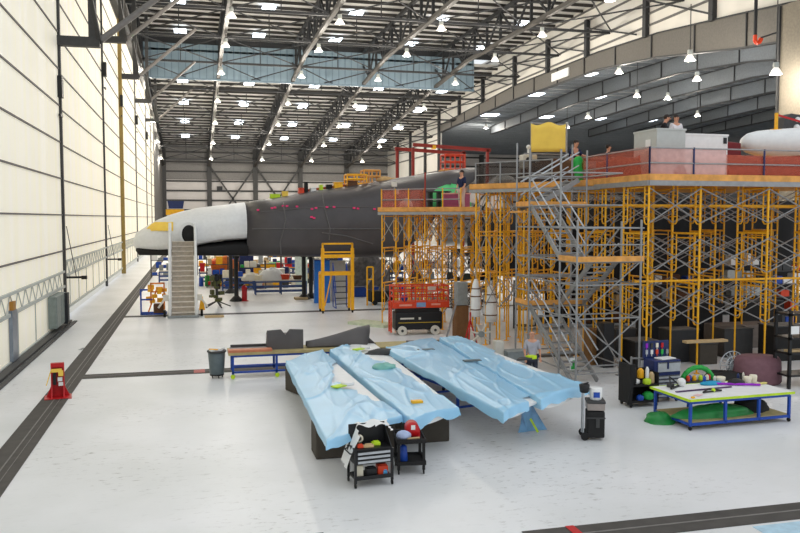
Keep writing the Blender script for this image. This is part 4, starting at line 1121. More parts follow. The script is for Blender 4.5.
MB().lathe([(.001, -.2), (.15, -.19), (.155, 0), (.155, .2), (.001, .21)], (0, 0, .17), 20, 'Y').b2((-.15, -.19, .0), (.15, .19, .17)).build('body', red, t)
MB().b2((-.05, -.21, .2), (.04, -.2, .3)).build('label', wht, t)
t = tag(MB().sph((0, 0, .09), .13, (1.1, .9, .7)).sph((.1, .06, .06), .08).build('cleaning_rag', mat('pale_blue_rag', (176, 190, 222), .9), loc=(cp2.x - .12, cp2.y + .14, .665)), 'pale blue rag heap on the utility cart', 'rag')
tag(MB().tube((-.06, 0, .03), (.2, .02, .03), .02).build('wooden_stick', plyw, loc=(cp2.x + .0, cp2.y + .08, .66)), 'wooden handle lying at the front of the utility cart', 'stick')
tag(MB().lathe([(.08, 0), (.09, .02), (.07, .28), (.03, .32)], n=12).build('blue_bottle', blu, loc=(cp2.x - .1, cp2.y + .2, .222)), 'blue bottle on the lower shelf of the utility cart', 'bottle')

# rolling tool case
rp = at(597, 441)
t = thing('rolling_tool_case', 'tall black rolling tool case with a silver telescopic handle', 'tool case', (rp.x + .03, rp.y + .22, 0), R(-20))
MB().b2((-.17, -.2, .06), (.22, .2, .66)).build('lower_case', blkm, t, bevel=.03)
MB().b2((-.17, -.2, .68), (.22, .2, .84)).build('middle_tray', mat('clear_tray', (150, 140, 134), .4), t, bevel=.02)
MB().b2((-.18, -.21, .84), (.23, .21, .9)).build('tray_lid', dk, t, bevel=.01)
MB().tube((-.25, -.15, .1), (-.25, -.15, 1.05), .018).tube((-.25, .15, .1), (-.25, .15, 1.05), .018).tube((-.25, -.15, 1.05), (-.25, .15, 1.05), .018).build('handle', silver, t)
for y in (-.2, .2): MB().tube((-.22, y - .02, .09), (-.22, y + .02, .09), .09, 16).build('wheel', rubber, t)
MB().b2((-.2, -.215, .5), (.23, -.2, .53)).b2((.02, -.225, .3), (.1, -.2, .5)).build('latch', dk, t)
t = thing('white_tub', 'white plastic tub with a blue label on top of the rolling tool case', 'tub', (rp.x + .06, rp.y + .2, .9), R(-20))
MB().lathe([(.12, 0), (.13, .02), (.15, .26), (.13, .27), (.0, .27)], n=20).build('tub', wht, t)
MB().b2((-.07, -.155, .07), (.07, -.13, .19)).build('label', blu, t)
t = tag(MB().lathe([(.08, 0), (.1, .02), (.12, .18), (.1, .19)], n=14).tube((-.1, 0, .18), (.1, 0, .22), .02).build('tool_bag', blk, loc=(rp.x - .2, rp.y + .25, 1.06)), 'black tool bag hung on the case handle', 'bag')

# ================================================================ WORK TABLE (right)
tn = at(690, 430.5); 
tb = thing('work_table', 'large white topped work table on a blue steel frame with lime edging', 'table', (tn.x, tn.y, 0), R(2.5))
tb_c, tb_s = math.cos(R(2.5)), math.sin(R(2.5))
def tl(x, y, z=.76): return (tn.x + x * tb_c - y * tb_s, tn.y + x * tb_s + y * tb_c, z)
TLn, TD = 2.85, 1.38
MB().b2((-.08, -.08, .70), (TLn + .08, TD + .1, .75)).build('top', wht, tb)
MB().b2((-.09, -.09, .70), (TLn + .09, -.07, .755)).b2((-.1, -.09, .70), (-.07, TD + .1, .755)).b2((-.1, TD + .08, .70), (TLn + .09, TD + .11, .755)).build('lime_edging', lime, tb)
m = MB()
for z in (.66, .14):
    for y in (0, TD): m.b2((0, y - .03, z - .03), (TLn, y + .03, z + .03))
    for x in (0, TLn): m.b2((x - .03, 0, z - .03), (x + .03, TD, z + .03))
m.build('frame', blu, tb)
for x in (0, .98, 1.95, TLn):
    for y in (0, TD): MB().b2((x - .03, y - .03, .1), (x + .03, y + .03, .66)).build('leg', blu, tb)
for x in (0, TLn):
    for y in (0, TD): MB().tube((x - .02, y, .05), (x + .02, y, .05), .05, 12).build('caster', rubber, tb)
MB().b2((0, .02, .17), (TLn, TD - .02, .19)).build('lower_shelf', tan, tb)
o = blob('green_tarp', 'rolled green plastic sheet on the lower shelf of the work table', 'plastic sheet', tl(1.0, .45, .19), (1.2, .3, .26), mat('green_roll', (36, 132, 62), .4, bump=.5), 12)
blob('green_tarp', 'end of green sheet sticking out at the left of the work table', 'plastic sheet', tl(-.2, .9, .0), (.35, .35, .25), mat('green_roll', (36, 132, 62)), 14)
blob('black_bag', 'black and white bags stuffed on the right of the lower shelf', 'bag', tl(2.3, .7, .19), (.45, .4, .32), blkm, 15)
def it(name, label, cat, x, y, mb, mt_, rz=0): 
    o = mb.build(name, mt_, loc=tl(x, y)); o.rotation_euler = (0, 0, rz); return tag(o, label, cat)
it('purple_straightedge', 'long dark purple straightedge lying across the work table', 'ruler', .95, .75, MB().b2((-.85, -.03, 0), (.85, .03, .02)), mat('dark_purple', (72, 40, 92), .5), R(6))
it('purple_tube', 'bright purple tube lying at the back of the work table', 'tube', 2.05, .95, MB().tube((-.6, 0, .03), (.6, 0, .03), .03, 10), purp, R(-22))
t = thing('caliper_frame', 'black frame tool with lime tips at the middle of the work table', 'tool', tl(.95, .55), R(10))
MB().bar((-.3, -.1, .02), (.1, .15, .02), .03, .03).bar((.1, .15, .02), (.3, -.1, .02), .03, .03).bar((-.3, -.1, .02), (.3, -.1, .02), .03, .03).build('frame', blk, t); MB().sph((.05, -.08, .04), .05).build('tip', lime, t)
t = thing('caliper_frame', 'black folding stand at the left corner of the work table', 'tool', tl(.35, 1.2), R(30))
MB().bar((-.25, -.1, .02), (.05, .1, .25), .03, .03).bar((.05, .1, .25), (.3, -.05, .02), .03, .03).bar((-.25, -.1, .02), (.3, -.05, .02), .04, .04).build('frame', blk, t); MB().b2((-.05, 0, 0), (.12, .12, .08)).build('pad', dk, t)
it('ball_of_cloth', 'white cloth ball beside the black folding stand on the work table', 'cloth', .68, 1.28, MB().sph((0, 0, .1), .11), wht)
it('masking_strip', 'small red outlined paper on the work table', 'paper', .42, .28, MB().b2((-.12, -.07, 0), (.12, .07, .004)), mat('pinkish_paper', (228, 190, 190), .8), R(30))
it('yellow_dot_block', 'tiny yellow block at the near left corner of the work table', 'block', .1, .05, MB().b2((-.04, -.03, 0), (.04, .03, .03)), yel)
it('blue_cloth', 'turquoise cloth at the back of the work table', 'cloth', 1.55, 1.25, MB().sph((0, 0, .02), .25, (1.3, .6, .25)), mat('turquoise', (40, 150, 190), .8))
it('black_pouch', 'black pouch between the cups on the work table', 'pouch', 2.15, 1.05, MB().sph((0, 0, .05), .2, (1.2, .7, .5)), blk)
for k, (x, y, r_, h, mt_, lb) in enumerate([(1.42, 1.34, .04, .2, blu, 'blue spray bottle at the back edge of the work table'), (1.9, 1.32, .12, .16, cream, 'widest cream cup behind the turquoise cloth'), (1.75, 1.36, .04, .18, offw, 'thin white bottle beside the widest cream cup'),
        (2.5, 1.05, .1, .18, cream, 'cream cup right of the black pouch'), (2.72, 1.1, .1, .2, cream, 'cream cup closest to the right end of the table'), (2.42, 1.3, .035, .22, nav, 'slim blue capped bottle behind the cream cups'), (2.58, 1.3, .03, .24, offw, 'slim white bottle behind the cream cups')]):
    it('cup' if r_ > .06 else 'bottle', lb, 'cup' if r_ > .06 else 'bottle', x, y, MB().lathe([(r_ * .85, 0), (r_, h * .8), (r_ * .9 if r_ > .06 else r_ * .4, h), (r_ * .3, h)], n=14), mt_)
it('glove_pair', 'yellow and blue gloves at the right end of the work table', 'gloves', 2.75, .85, MB().sph((-.08, 0, .02), .09, (1.3, .7, .3)).sph((.12, .05, .02), .08, (1.3, .7, .3)), mat('pale_yellow', (220, 205, 120), .8))

# ---- navy tool chest
cpn = Vector((12.3, 17.8, 0))
t = thing('tool_chest', 'navy tool chest with silver drawers behind the work table', 'tool chest', (cpn.x + .1, cpn.y + 1.2, 0), R(3))
MB().b2((-.42, 0, .12), (.42, .5, 1.15)).build('body', nav, t, bevel=.015)
for k, (z0, z1) in enumerate([(.16, .24), (.26, .34), (.36, .44), (.46, .54), (.56, .64), (.66, .74), (.84, 1.1)]):
    d = MB().b2((-.3, -.02, z0), (.4, 0, z1)).build('drawer', silver, t)
    MB().b2((-.28, -.035, z1 - .02), (.38, -.015, z1)).build('handle', dk, d)
MB().b2((-.02, -.045, .92), (.02, -.02, 1.12)).build('latch', nav, t)
for x in (-.35, .35):
    for y in (.06, .44): MB().tube((x - .02, y, .06), (x + .02, y, .06), .06, 12).build('caster', rubber, t)
MB().b2((-.45, .45, 1.15), (.35, .5, 1.62)).build('peg_board', nav, t)
zc = (cpn.x + .1, cpn.y + 1.2)
tag(MB().box((0, 0, .02), (.5, .3, .03), rz=.2).build('paper_stack', wht, loc=(zc[0] + .05, zc[1] + .2, 1.155)), 'white papers lying on top of the navy tool chest', 'paper')
random.seed(4)
for k in range(9):
    mt_ = [silver, wht, orr, grn, gry, purp, dk, cream, red][k]
    o = MB().b2((-.035, -.03, -.06), (.035, 0, .06)).tube((0, -.015, -.12), (0, -.015, .06), .012).build('hanging_tool', mt_, loc=(zc[0] - .38 + (k % 5) * .16, zc[1] + .44, 1.32 + (k // 5) * .18))
    tag(o, '%s handled tool on the navy peg board, %s row' % (['silver', 'white', 'orange', 'green', 'grey', 'purple', 'dark', 'cream', 'red'][k], 'lower' if k < 5 else 'upper'), 'hand tool', 'tools on the navy peg board')
# ---- black cluttered cart
cc = Vector((11.5, 18.6, 0))
t = thing('supply_cart', 'black cluttered supply cart left of the navy tool chest', 'supply cart', (cc.x, cc.y + .3, 0), R(2))
MB().b2((-.42, -.25, .12), (.42, .3, .18)).b2((-.42, -.25, .55), (.42, .3, .6)).build('shelf', blkm, t)
MB().b2((-.45, -.25, .1), (-.4, .3, 1.15)).prism([(-.5, .1), (-.4, .1), (-.3, 1.15), (-.42, 1.15)], -.27, -.2, 'Y').build('side_panel', blkm, t)
MB().b2((.4, -.25, .1), (.43, .3, .9)).b2((-.42, .28, .1), (.42, .31, .95)).build('back_panel', blkm, t)
for x in (-.38, .38):
    for y in (-.2, .25): MB().tube((x - .02, y, .05), (x + .02, y, .05), .05, 12).build('caster', rubber, t)
for k, (x, z, sx, sz, mt_, nm, lb) in enumerate([(-.1, .18, .2, .14, blu, 'blue_jug', 'blue jug on the bottom shelf of the supply cart'), (.18, .18, .3, .2, grn, 'green_bag', 'green bag on the bottom shelf of the supply cart'), (-.15, .6, .25, .12, wht, 'white_box', 'white box on the middle shelf of the supply cart'), (.1, .6, .22, .16, lime, 'lime_bottle', 'lime bottle on the middle shelf of the supply cart'),
        (.28, .6, .16, .3, plyw, 'brown_sack', 'brown sack at the right end of the supply cart'), (0, .74, .18, .26, yel, 'yellow_funnel', 'yellow funnel at the top of the supply cart'), (.1, .76, .1, .3, wht, 'white_canister', 'white canister at the top of the supply cart'), (-.28, .6, .2, .5, blkm, 'black_hose', 'black hose bundle at the top of the supply cart')]):
    tag(MB().lathe([(sx * .42, 0), (sx * .5, sz * .1), (sx * .48, sz * .75), (sx * .2, sz)], n=12).build(nm, mt_, loc=(cc.x + x, cc.y + .1 + .08 * (k % 3), z + .003)), lb, nm.split('_')[1])
# green hose reel
gp = Vector((13.4, 18.2, 0))
t = thing('hose_reel', 'green arched hose reel full of small parts beside the tool chest', 'hose reel', (gp.x + .15, gp.y + 1.1, 0), R(0))
m = MB()
for k in range(12):
    a0 = PI * k / 12; a1 = PI * (k + 1) / 12
    m.path([(.52 * math.cos(a0), 0, .35 + .5 * math.sin(a0)), (.52 * math.cos(a1), 0, .35 + .5 * math.sin(a1))], .07, 8)
m.tube((-.52, 0, 0), (-.52, 0, .36), .07, 8); m.tube((.52, 0, 0), (.52, 0, .36), .07, 8)
m.build('hose', grn, t); MB().b2((-.45, -.15, .0), (.45, .3, .45)).build('cabinet', dgr, t); MB().b2((-.45, -.2, .45), (.45, .3, .5)).build('shelf', dk, t)
random.seed(8)
for k in range(8):
    mt_ = [orr, blu, yel, silver, lime, gry, cream, red][k]; nm_ = ['orange', 'blue', 'yellow', 'silver', 'lime', 'grey', 'cream', 'red'][k]
    tag(MB().lathe([(.05, 0), (.055, .02), (.05, .12), (.02, .15)], n=10).build('small_can', mt_, loc=(gp.x - .22 + .1 * k, gp.y + 1.0 + .06 * (k % 2), .503)), nm_ + ' small can on the shelf inside the green hose reel', 'can', 'cans inside the green hose reel')
# pedestal fan
fp = aty(733, 365, 20.9)
t = thing('drum_fan', 'round wire caged pedestal fan standing on the scaffold floor', 'fan', (fp.x, fp.y, 0))
R_ = .42; zc_ = fp.z
m = MB()
for ring in (.42, .28, .18, .08):
    m.path([(ring * math.cos(2 * PI * k / 20), -.12 + .2 * (ring / .36) ** 2 * .6, zc_ + ring * math.sin(2 * PI * k / 20)) for k in range(21)], .013, 4)
for k in range(20):
    a = 2 * PI * k / 20; m.tube((.05 * math.cos(a), -.12, zc_ + .05 * math.sin(a)), (R_ * math.cos(a), 0, zc_ + R_ * math.sin(a)), .009, 4); m.tube((.05 * math.cos(a), .12, zc_ + .05 * math.sin(a)), (R_ * math.cos(a), 0, zc_ + R_ * math.sin(a)), .006, 4)
m.build('cage', silver, t)
for k in range(3):
    a = 2 * PI * k / 3; MB().box((.16 * math.cos(a), 0, zc_ + .16 * math.sin(a)), (.26, .02, .16), ry=-a, rx=.4).build('blade', gry, t)
MB().tube((0, -.08, zc_), (0, .15, zc_), .07, 14).build('motor', dk, t)
MB().tube((0, .1, 0.03), (0, .1, zc_), .03).tube((0, .1, 0), (0, .1, .04), .25, 16).build('stand', dk, t)
# black tarp heap, mauve drum
blob('black_tarp_heap', 'heap of black tarpaulin behind the work table', 'tarpaulin', (at(735, 392).x + .3, at(735, 392).y + .9, 0), (1.1, .5, .42), blkm, 21)
t = thing('mauve_tank', 'mauve pink rounded tank on the floor behind the black tarpaulin', 'tank', (aty(757, 372, 20.6).x, 20.6, 0))
t.scale = (1.25, 1, .8)
MB().lathe([(.55, .0), (.6, .1), (.58, .85), (.5, 1.02), (.1, 1.05)], n=28).build('tank', mauve, t)
MB().lathe([(.52, .3), (.575, .32), (.575, .36), (.52, .38)], n=28).build('band', dk, t)
t = thing('storage_shelving', 'black steel shelving unit at the right edge of the photo', 'shelving', (at(783, 405).x + 1.6, 19.6, 0))
m = MB()
for x in (0, 1.9):
    for y in (0, .6): m.b2((x - .04, y - .04, 0), (x + .04, y + .04, 2.3))
m.b2((.85, -.03, 0), (.92, .03, 2.3)); m.build('upright', blk, t)
for z in (.35, 1.0, 1.45, 2.15): MB().b2((-.04, -.04, z), (1.95, .64, z + .06)).build('shelf', blk, t)
MB().b2((-.02, -.06, 1.62), (.26, -.045, 1.85)).build('notice', wht, t)
tx0 = t.location.x
tag(MB().bar((0, 0, .03), (1.8, 0, .03), .2, .06).build('loose_plank', plyw, loc=(tx0 + .05, 19.8, 1.06)), 'curved pale plank lying on a shelf of the black shelving', 'plank')
tag(MB().b2((0, 0, 0), (.7, .4, .5)).b2((.05, .05, .5), (.65, .35, .54)).build('cardboard_box', brn, loc=(tx0 + .9, 19.7, .41)), 'brown box on the lowest shelf of the black shelving', 'box')

# ================================================================ SCISSOR LIFT
lp = at(394, 336)
t = thing('scissor_lift', 'orange railed scissor lift on a black chassis in front of the lower scaffold', 'scissor lift', (lp.x + .1, lp.y + .1, 0), R(-3))
MB().b2((.0, 0, .22), (2.05, .8, .98)).build('chassis', blk, t, bevel=.04)
MB().b2((.12, -.015, .52), (1.95, -.004, .55)).build('hazard_stripe', mat('dull_yellow', (190, 160, 40), .6), t)
MB().b2((.2, -.015, .68), (.8, -.004, .75)).b2((1.0, -.015, .66), (1.1, -.004, .76)).build('lettering_bar', offw, t)
for x in (.28, 1.72):
    for y in (-.02, .82): 
        wh = MB().tube((x, y - .06, .2), (x, y + .06, .2), .2, 18).build('wheel', offw, t); MB().tube((x, y - .075, .2), (x, y + .075, .2), .06, 10).build('hub', dk, wh)
m = MB()
for k in range(4): m.b2((.1, .1 + .01 * k, .99 + k * .04), (1.95, .7, 1.015 + k * .04))
m.build('scissor_arms', dk, t)
MB().b2((-.12, -.03, 1.16), (2.35, .83, 1.42)).build('deck', orr, t)
MB().b2((.9, -.05, 1.2), (1.3, -.035, 1.4)).build('blue_placard', mat('placard', (120, 150, 190), .5), t)
MB().b2((.15, -.045, 1.25), (.7, -.035, 1.33)).b2((1.55, -.045, 1.27), (1.95, -.035, 1.35)).build('lettering', mat('pale_red', (232, 150, 130), .6), t)
m = MB()
for y in (0, .8):
    for k in range(6): m.b2((-.1 + k * .48 - .025, y - .02, 1.42), (-.1 + k * .48 + .025, y + .02, 2.1))
    for z in (1.65, 1.88, 2.1): m.b2((-.12, y - .02, z - .025), (2.32, y + .02, z + .025))
for x in (-.1, 2.3):
    for z in (1.65, 1.88, 2.1): m.b2((x - .02, 0, z - .025), (x + .02, .8, z + .025))
m.build('guard_rail', orr, t)
m = MB()
for k in range(5): m.b2((-.18, .2, .15 + .25 * k), (-.14, .6, .19 + .25 * k))
m.b2((-.2, .16, .1), (-.13, .2, 1.42)).b2((-.2, .6, .1), (-.13, .64, 1.42)); m.build('ladder', orr, t)
MB().b2((1.5, .2, 1.8), (1.8, .4, 2.05)).build('control_box', offw, t)
lx, ly = lp.x + .1, lp.y + .1
tag(MB().sph((0, 0, .12), .15).build('blue_cloth_roll', blu, loc=(lx + .45, ly + .25, 1.45)), 'blue rag bundle inside the scissor lift basket', 'rag')
# boards and clutter by lift
t = tag(MB().b2((-1.1, -.55, 0), (1.1, .55, .13)).build('floor_board', mat('pale_green_board', (200, 208, 180), .7)), 'pale board lying flat on the floor left of the scissor lift', 'board'); pp = at(373, 325); t.location = pp; t.rotation_euler = (0, 0, R(-52))
t.scale = (1, 1, 1)
tag(MB().b2((-.03, -.03, 0), (.03, .03, 1.7)).build('aluminium_plank', grt, loc=at(446, 343) + Vector((0, .1, 0))), 'thin grey pole leaning near the scissor lift', 'pole').rotation_euler = (0, R(16), 0)
def crate(name, label, cat, u, v, y, w_, h, d, mt_, lid=None, z=0):
    x = aty(u, 218, y).x; t = thing(name, label, cat, (x, y, z))
    MB().b2((-w_ / 2, 0, 0), (w_ / 2, d, h)).build('body', mt_, t, bevel=.02)
    if lid: MB().b2((-w_ / 2 - .02, -.02, h), (w_ / 2 + .02, d + .02, h + .04)).build('lid', lid, t)
    return t
crate('plywood_crate', 'tall plywood crate with grey top under the scaffold', 'crate', 463, 330, 31.0, .55, 1.4, .5, mat('dark_ply', (120, 84, 52), .8))
crate('steel_cabinet', 'grey steel cabinet standing on the tall plywood crate', 'cabinet', 463, 300, 31.0, .45, .95, .45, gry, z=1.42)
def bag(u, v0, v1, y, w_, label):
    p = aty(u, v1, y); h = aty(u, v0, y).z - p.z; t = thing('shrouded_propeller', label, 'wrapped part', tuple(p))
    MB().lathe([(.01, 0), (w_ * .9, .02), (w_, h * .3), (w_ * .95, h * .6), (w_ * .6, h * .88), (.05, h)], n=16).build('wrap', wht, t)
    m = MB()
    for f in (.2, .55, .75): m.lathe([(w_ * (1.02 if f < .7 else .85), h * f - .02), (w_ * (1.04 if f < .7 else .85), h * f), (w_ * (1.0 if f < .7 else .83), h * f + .02)], n=16)
    m.build('strap', brn, t)
    MB().tube((0, 0, h), (0, 0, h + .5), .02).tube((0, 0, -p.z), (0, 0, 0), .03).build('hanger', gry, t)
bag(475.5, 279, 317, 29.6, .2, 'slimmer white wrapped blade standing under the scaffold')
bag(490, 285, 322, 29.6, .28, 'fuller white wrapped blade right of the slimmer one')
t = thing('red_tripod', 'red tripod stand on the floor beneath the scaffold', 'tripod', (at(470, 345).x, at(470, 345).y, 0))
for a in (0, 2.1, 4.2): MB().tube((.3 * math.cos(a), .3 * math.sin(a), 0), (.02 * math.cos(a), .02 * math.sin(a), .95), .03).build('leg', red, t)
MB().tube((0, 0, .85), (0, 0, 1.3), .03).build('column', red, t)
t = thing('wheel_stand', 'grey spoked stand in front of the white wrapped blades', 'stand', (aty(481, 335, 28.2).x, 28.2, 0))
zc_ = aty(481, 334, 28.2).z
m = MB()
for k in range(7): a = 2 * PI * k / 7 + .2; m.tube((0, 0, zc_), (.42 * math.cos(a), 0, zc_ + .42 * math.sin(a)), .035)
m.tube((0, .05, 0), (0, .05, zc_), .04).build('spoke', offw, t); MB().tube((0, -.08, zc_), (0, .08, zc_), .12, 14).build('hub', gry, t)
MB().b2((-.3, -.2, 0), (.3, .3, .05)).build('base', gry, t)

for u, y, w_, h, d, mt_, nm, lb in [(650, 23.4, .9, .9, .9, blkm, 'black_crate', 'black crate under the scaffold corner behind the supply cart'), (688, 24.2, 1.1, 1.1, .8, dk2, 'dark_cabinet', 'dark cabinet under the scaffold behind the tool chest'), (712, 23.6, .7, .7, .7, foam, 'foam_crate', 'brown grey crate under the scaffold left of the drum fan'),
        (742, 24.6, 1.2, 1.0, .7, dk, 'steel_chest', 'dark steel chest under the scaffold right of the drum fan'), (795, 23.5, 1.3, 1.2, .9, blkm, 'black_crate', 'black crate under the scaffold at the right edge of the photo'), (628, 25.6, .8, 1.0, .8, dk2, 'dark_cabinet', 'dark cabinet just right of the stair tower'), (765, 28.4, 2.0, 1.5, .8, blkm, 'dark_container', 'black container deep under the right end of the scaffold')]:
    crate(nm, lb, nm.split('_')[1], u, 340, y, w_, h, d, mt_, dk)
# racks and stores deep under the scaffolds
def rack(u, y, w_, h, label, short, seed, cols=(wht, offw, gry, blu, orr, brn, dk)):
    x = aty(u, 218, y).x; t = thing('storage_rack', label, 'storage rack', (x, y, 0))
    m = MB()
    for a in (0, w_):
        for b in (0, .6): m.b2((a - .03, b - .03, 0), (a + .03, b + .03, h))
    m.build('upright', dk, t)
    n = max(2, int(h / .6))
    for k in range(n): MB().b2((0, 0, .15 + k * h / n), (w_, .6, .19 + k * h / n)).build('shelf', dk, t)
    random.seed(seed); i = 0
    rows = ['bottom', 'second', 'third', 'fourth', 'fifth', 'top']
    for k in range(n):
        xx = .08; j = 0
        while xx < w_ - .35:
            ww = random.uniform(.2, .5); hh = random.uniform(.15, h / n * .75); ci = random.randrange(len(cols)); mt_ = cols[ci]
            if random.random() < .75:
                o = MB().b2((0, 0, 0), (ww, .4, hh)).b2((.02, .02, hh), (ww - .02, .38, hh + .025)).build('stored_box', mt_, loc=(x + xx, y + .06, .195 + k * h / n))
                tag(o, '%s box, %s on the %s shelf of the %s' % (mt_.name.replace('_', ' ').replace(' paint', ''), ordn[min(j, 9)], rows[min(k, 5)], short), 'box', 'boxes stored on the racks'); j += 1
            xx += ww + .05
rack(655, 30.5, 2.2, 2.6, 'dark storage rack behind the right scaffold', 'dark rack by the grey shed', 1)
rack(722, 30.5, 2.4, 3.4, 'tall white filled rack behind the right scaffold', 'tall white filled rack', 2, (wht, wht, offw, lgr, gry))
rack(775, 31, 2.4, 3.0, 'rightmost storage rack under the scaffold', 'rightmost rack', 3, (wht, blu, gry, orr, dk))
rack(415, 44, 2.4, 2.6, 'storage rack behind the scissor lift', 'rack behind the scissor lift', 5, (dk, gry, wht, rust, brn))
rack(452, 42, 2.6, 3.4, 'tall cluttered rack right of the scissor lift', 'cluttered rack by the lift', 9, (dk, blkm, gry, brn, dgr, wht))
rack(392, 50, 2.6, 2.2, 'far rack beyond the slanted machine', 'far rack', 10, (dk, blu, gry, brn))
CL = (yel, wht, orr, blu, dk, grn, red, cream, plyw, offw, nav)
rack(197, 72, 3.0, 2.4, 'colourful far rack right of the boarding stairs', 'far stair rack', 21, CL)
rack(233, 76, 3.4, 2.6, 'colourful far rack behind the thick jack stand', 'far jack stand rack', 22, CL)
rack(268, 74, 3.4, 2.5, 'colourful far rack above the blue workbench', 'far workbench rack', 23, CL)
rack(303, 70, 2.4, 2.4, 'colourful far rack near the slim jack stands', 'far slim stand rack', 24, CL)
rack(352, 66, 3.4, 2.4, 'far rack right of the yellow gantry', 'far gantry rack', 25, (dk, gry, wht, grn, offw, dk))
rack(150, 70, 1.6, 1.9, 'far rack left of the boarding stairs', 'far left rack', 26, (blu, wht, gry))
rack(206, 59, 1.5, 2.2, 'small crowded rack right of the boarding stairs', 'small stair rack', 31, CL)
rack(239, 57, 1.8, 2.0, 'small crowded rack behind the red cylinder', 'small cylinder rack', 32, CL)
rack(281, 59, 2.4, 2.2, 'crowded rack behind the white sack heap', 'sack heap rack', 33, CL)
rack(328, 60, 3.0, 2.3, 'crowded rack behind the yellow gantry', 'crowded gantry rack', 34, CL)
rack(520, 33, 2.4, 2.2, 'storage rack behind the stair tower', 'rack behind the stair tower', 6, (dk, gry, brn, dgr, offw))
rack(585, 33, 2.4, 2.2, 'brown storage rack beyond the stair tower', 'brown rack', 7, (brn, dk, plyw, dgr))
crate('plywood_crate', 'brown plywood crate at the foot of the stair tower', 'crate', 602, 360, 24.4, .6, 1.2, .6, mat('brown_ply', (130, 92, 52), .8))
crate('black_locker', 'black locker beside the brown plywood crate', 'locker', 611, 360, 23.9, .4, 1.5, .5, blk)
crate('grey_case', 'light grey case behind the bald person', 'case', 522, 360, 24.2, .9, .6, .5, gry, gry)
crate('cream_bucket', 'cream bucket behind the wrapped panels', 'bucket', 501, 349, 24.5, .3, .95, .3, offw)
crate('dark_container', 'large dark container deep under the right scaffold', 'container', 690, 340, 27.6, 3.2, 1.6, 1.2, blkm)
crate('storage_rack_cover', 'wide grey tarped pallet under the right scaffold', 'pallet', 750, 340, 26.2, 2.4, .9, 1.0, mat('warm_grey', (120, 112, 106), .9))
cloth_wall('dark_backdrop', 'added black sheet making the darkness at the back of the right scaffold', (16.0, 34.6, 0), (30, 34.6, 0), 5.9, mat('shade_black', (26, 24, 24), .9), .1, 'backdrop')  # black sheet added to stand in for the shade behind the scaffold

# ================================================================ MID-GROUND LEFT
def jackstand(u, v, h, label):
    p = at(u, v); t = thing('jack_stand', label, 'jack stand', tuple(p))
    MB().tube((0, 0, .15), (0, 0, h), .13, 12).build('column', dk2, t)
    MB().lathe([(.42, 0), (.4, .06), (.16, .3), (.13, .32)], n=14).build('foot', dk2, t)
    MB().tube((0, 0, h), (0, 0, h + .12), .2, 12).build('pad', dk2, t)
jackstand(236.5, 301, 2.6, 'thick dark jack stand holding up the black belly, near the red cylinder')
jackstand(231, 293, 2.6, 'thick dark jack stand just behind the one near the red cylinder')
jackstand(304, 299, 2.6, 'slim dark jack stand right of the blue workbench')
jackstand(311, 298, 2.6, 'slim dark jack stand closest to the yellow gantry')
p = at(244.5, 301)
t = thing('red_cylinder', 'red gas cylinder standing next to the thick jack stand', 'cylinder', tuple(p))
MB().lathe([(.15, 0), (.16, .03), (.16, .85), (.05, .98)], n=16).build('tank', red, t); MB().b2((-.22, -.2, 0), (.22, .2, .03)).build('base', red, t)
# yellow gantry
pl, pr = at(323, 313.5), at(353, 313.5)
t = thing('yellow_gantry', 'tall yellow wheeled access gantry in front of the black fuselage', 'gantry', tuple(pl))
W_ = (pr - pl).length
hz = aty(323, 243.5, pl.y).z
for x in (0, W_):
    MB().b2((x - .08, -.08, .15), (x + .08, .08, hz - .25)).build('leg', yel, t)
    MB().b2((x - .07, .9, .15), (x + .07, 1.04, 2.1)).build('leg', yel, t)
    MB().tube((x - .04, 0, .08), (x + .04, 0, .08), .08, 12).build('caster', rubber, t); MB().tube((x - .04, .97, .08), (x + .04, .97, .08), .08, 12).build('caster', rubber, t)
m = MB()
for z in (2.08, 3.0): m.b2((-.1, -.07, z - .09), (W_ + .1, .07, z + .09))
m.b2((0, .9, 2.0), (W_, 1.0, 2.15)); m.b2((-.05, 0, 2.0), (.05, 1, 2.15)).b2((W_ - .05, 0, 2.0), (W_ + .05, 1, 2.15)).build('crossbar', yel, t)
MB().b2((-.03, -.04, hz - .06), (W_ + .03, .04, hz + .03)).b2((-.03, -.04, hz - .5), (W_ + .03, .04, hz - .42)).b2((-.05, -.04, hz - .5), (.05, .04, hz)).b2((W_ - .05, -.04, hz - .5), (W_ + .05, .04, hz)).build('top_rail', yel, t)
MB().bar((.1, 0, .4), (.45, 0, 2.0), .06, .06).build('brace', yel, t)
# work stand left (orange/blue cart)
p = at(146.5, 316)
t = thing('parts_cart', 'blue and orange parts cart left of the boarding stairs', 'cart', tuple(p))
MB().b2((-.3, 0, .05), (1.0, .06, .13)).b2((-.3, .7, .05), (1.0, .76, .13)).b2((-.3, 0, .8), (.3, .06, .88)).b2((-.3, 0, .05), (-.22, .06, 1.35)).b2((-.3, 0, 1.3), (.2, .06, 1.38)).build('blue_frame', blu, t)
MB().b2((.2, 0, .6), (.27, .06, 1.7)).b2((.85, 0, .3), (.92, .06, 1.7)).b2((.2, 0, 1.62), (.92, .06, 1.7)).b2((.2, 0, 1.2), (.92, .06, 1.26)).bar((.1, .1, .2), (.5, .1, 1.3), .07, .07).build('orange_frame', wdorange, t)
m = MB(); random.seed(3)
for k in range(14): m.box((random.uniform(.1, .9), random.uniform(0, .3), random.uniform(.3, 1.5)), (random.uniform(.1, .25),) * 3, rz=random.random())
m.build('yellow_fitting', yel, t)
MB().box((.6, .2, .35), (.5, .4, .5)).build('timber_block', brn, t, bevel=.03)
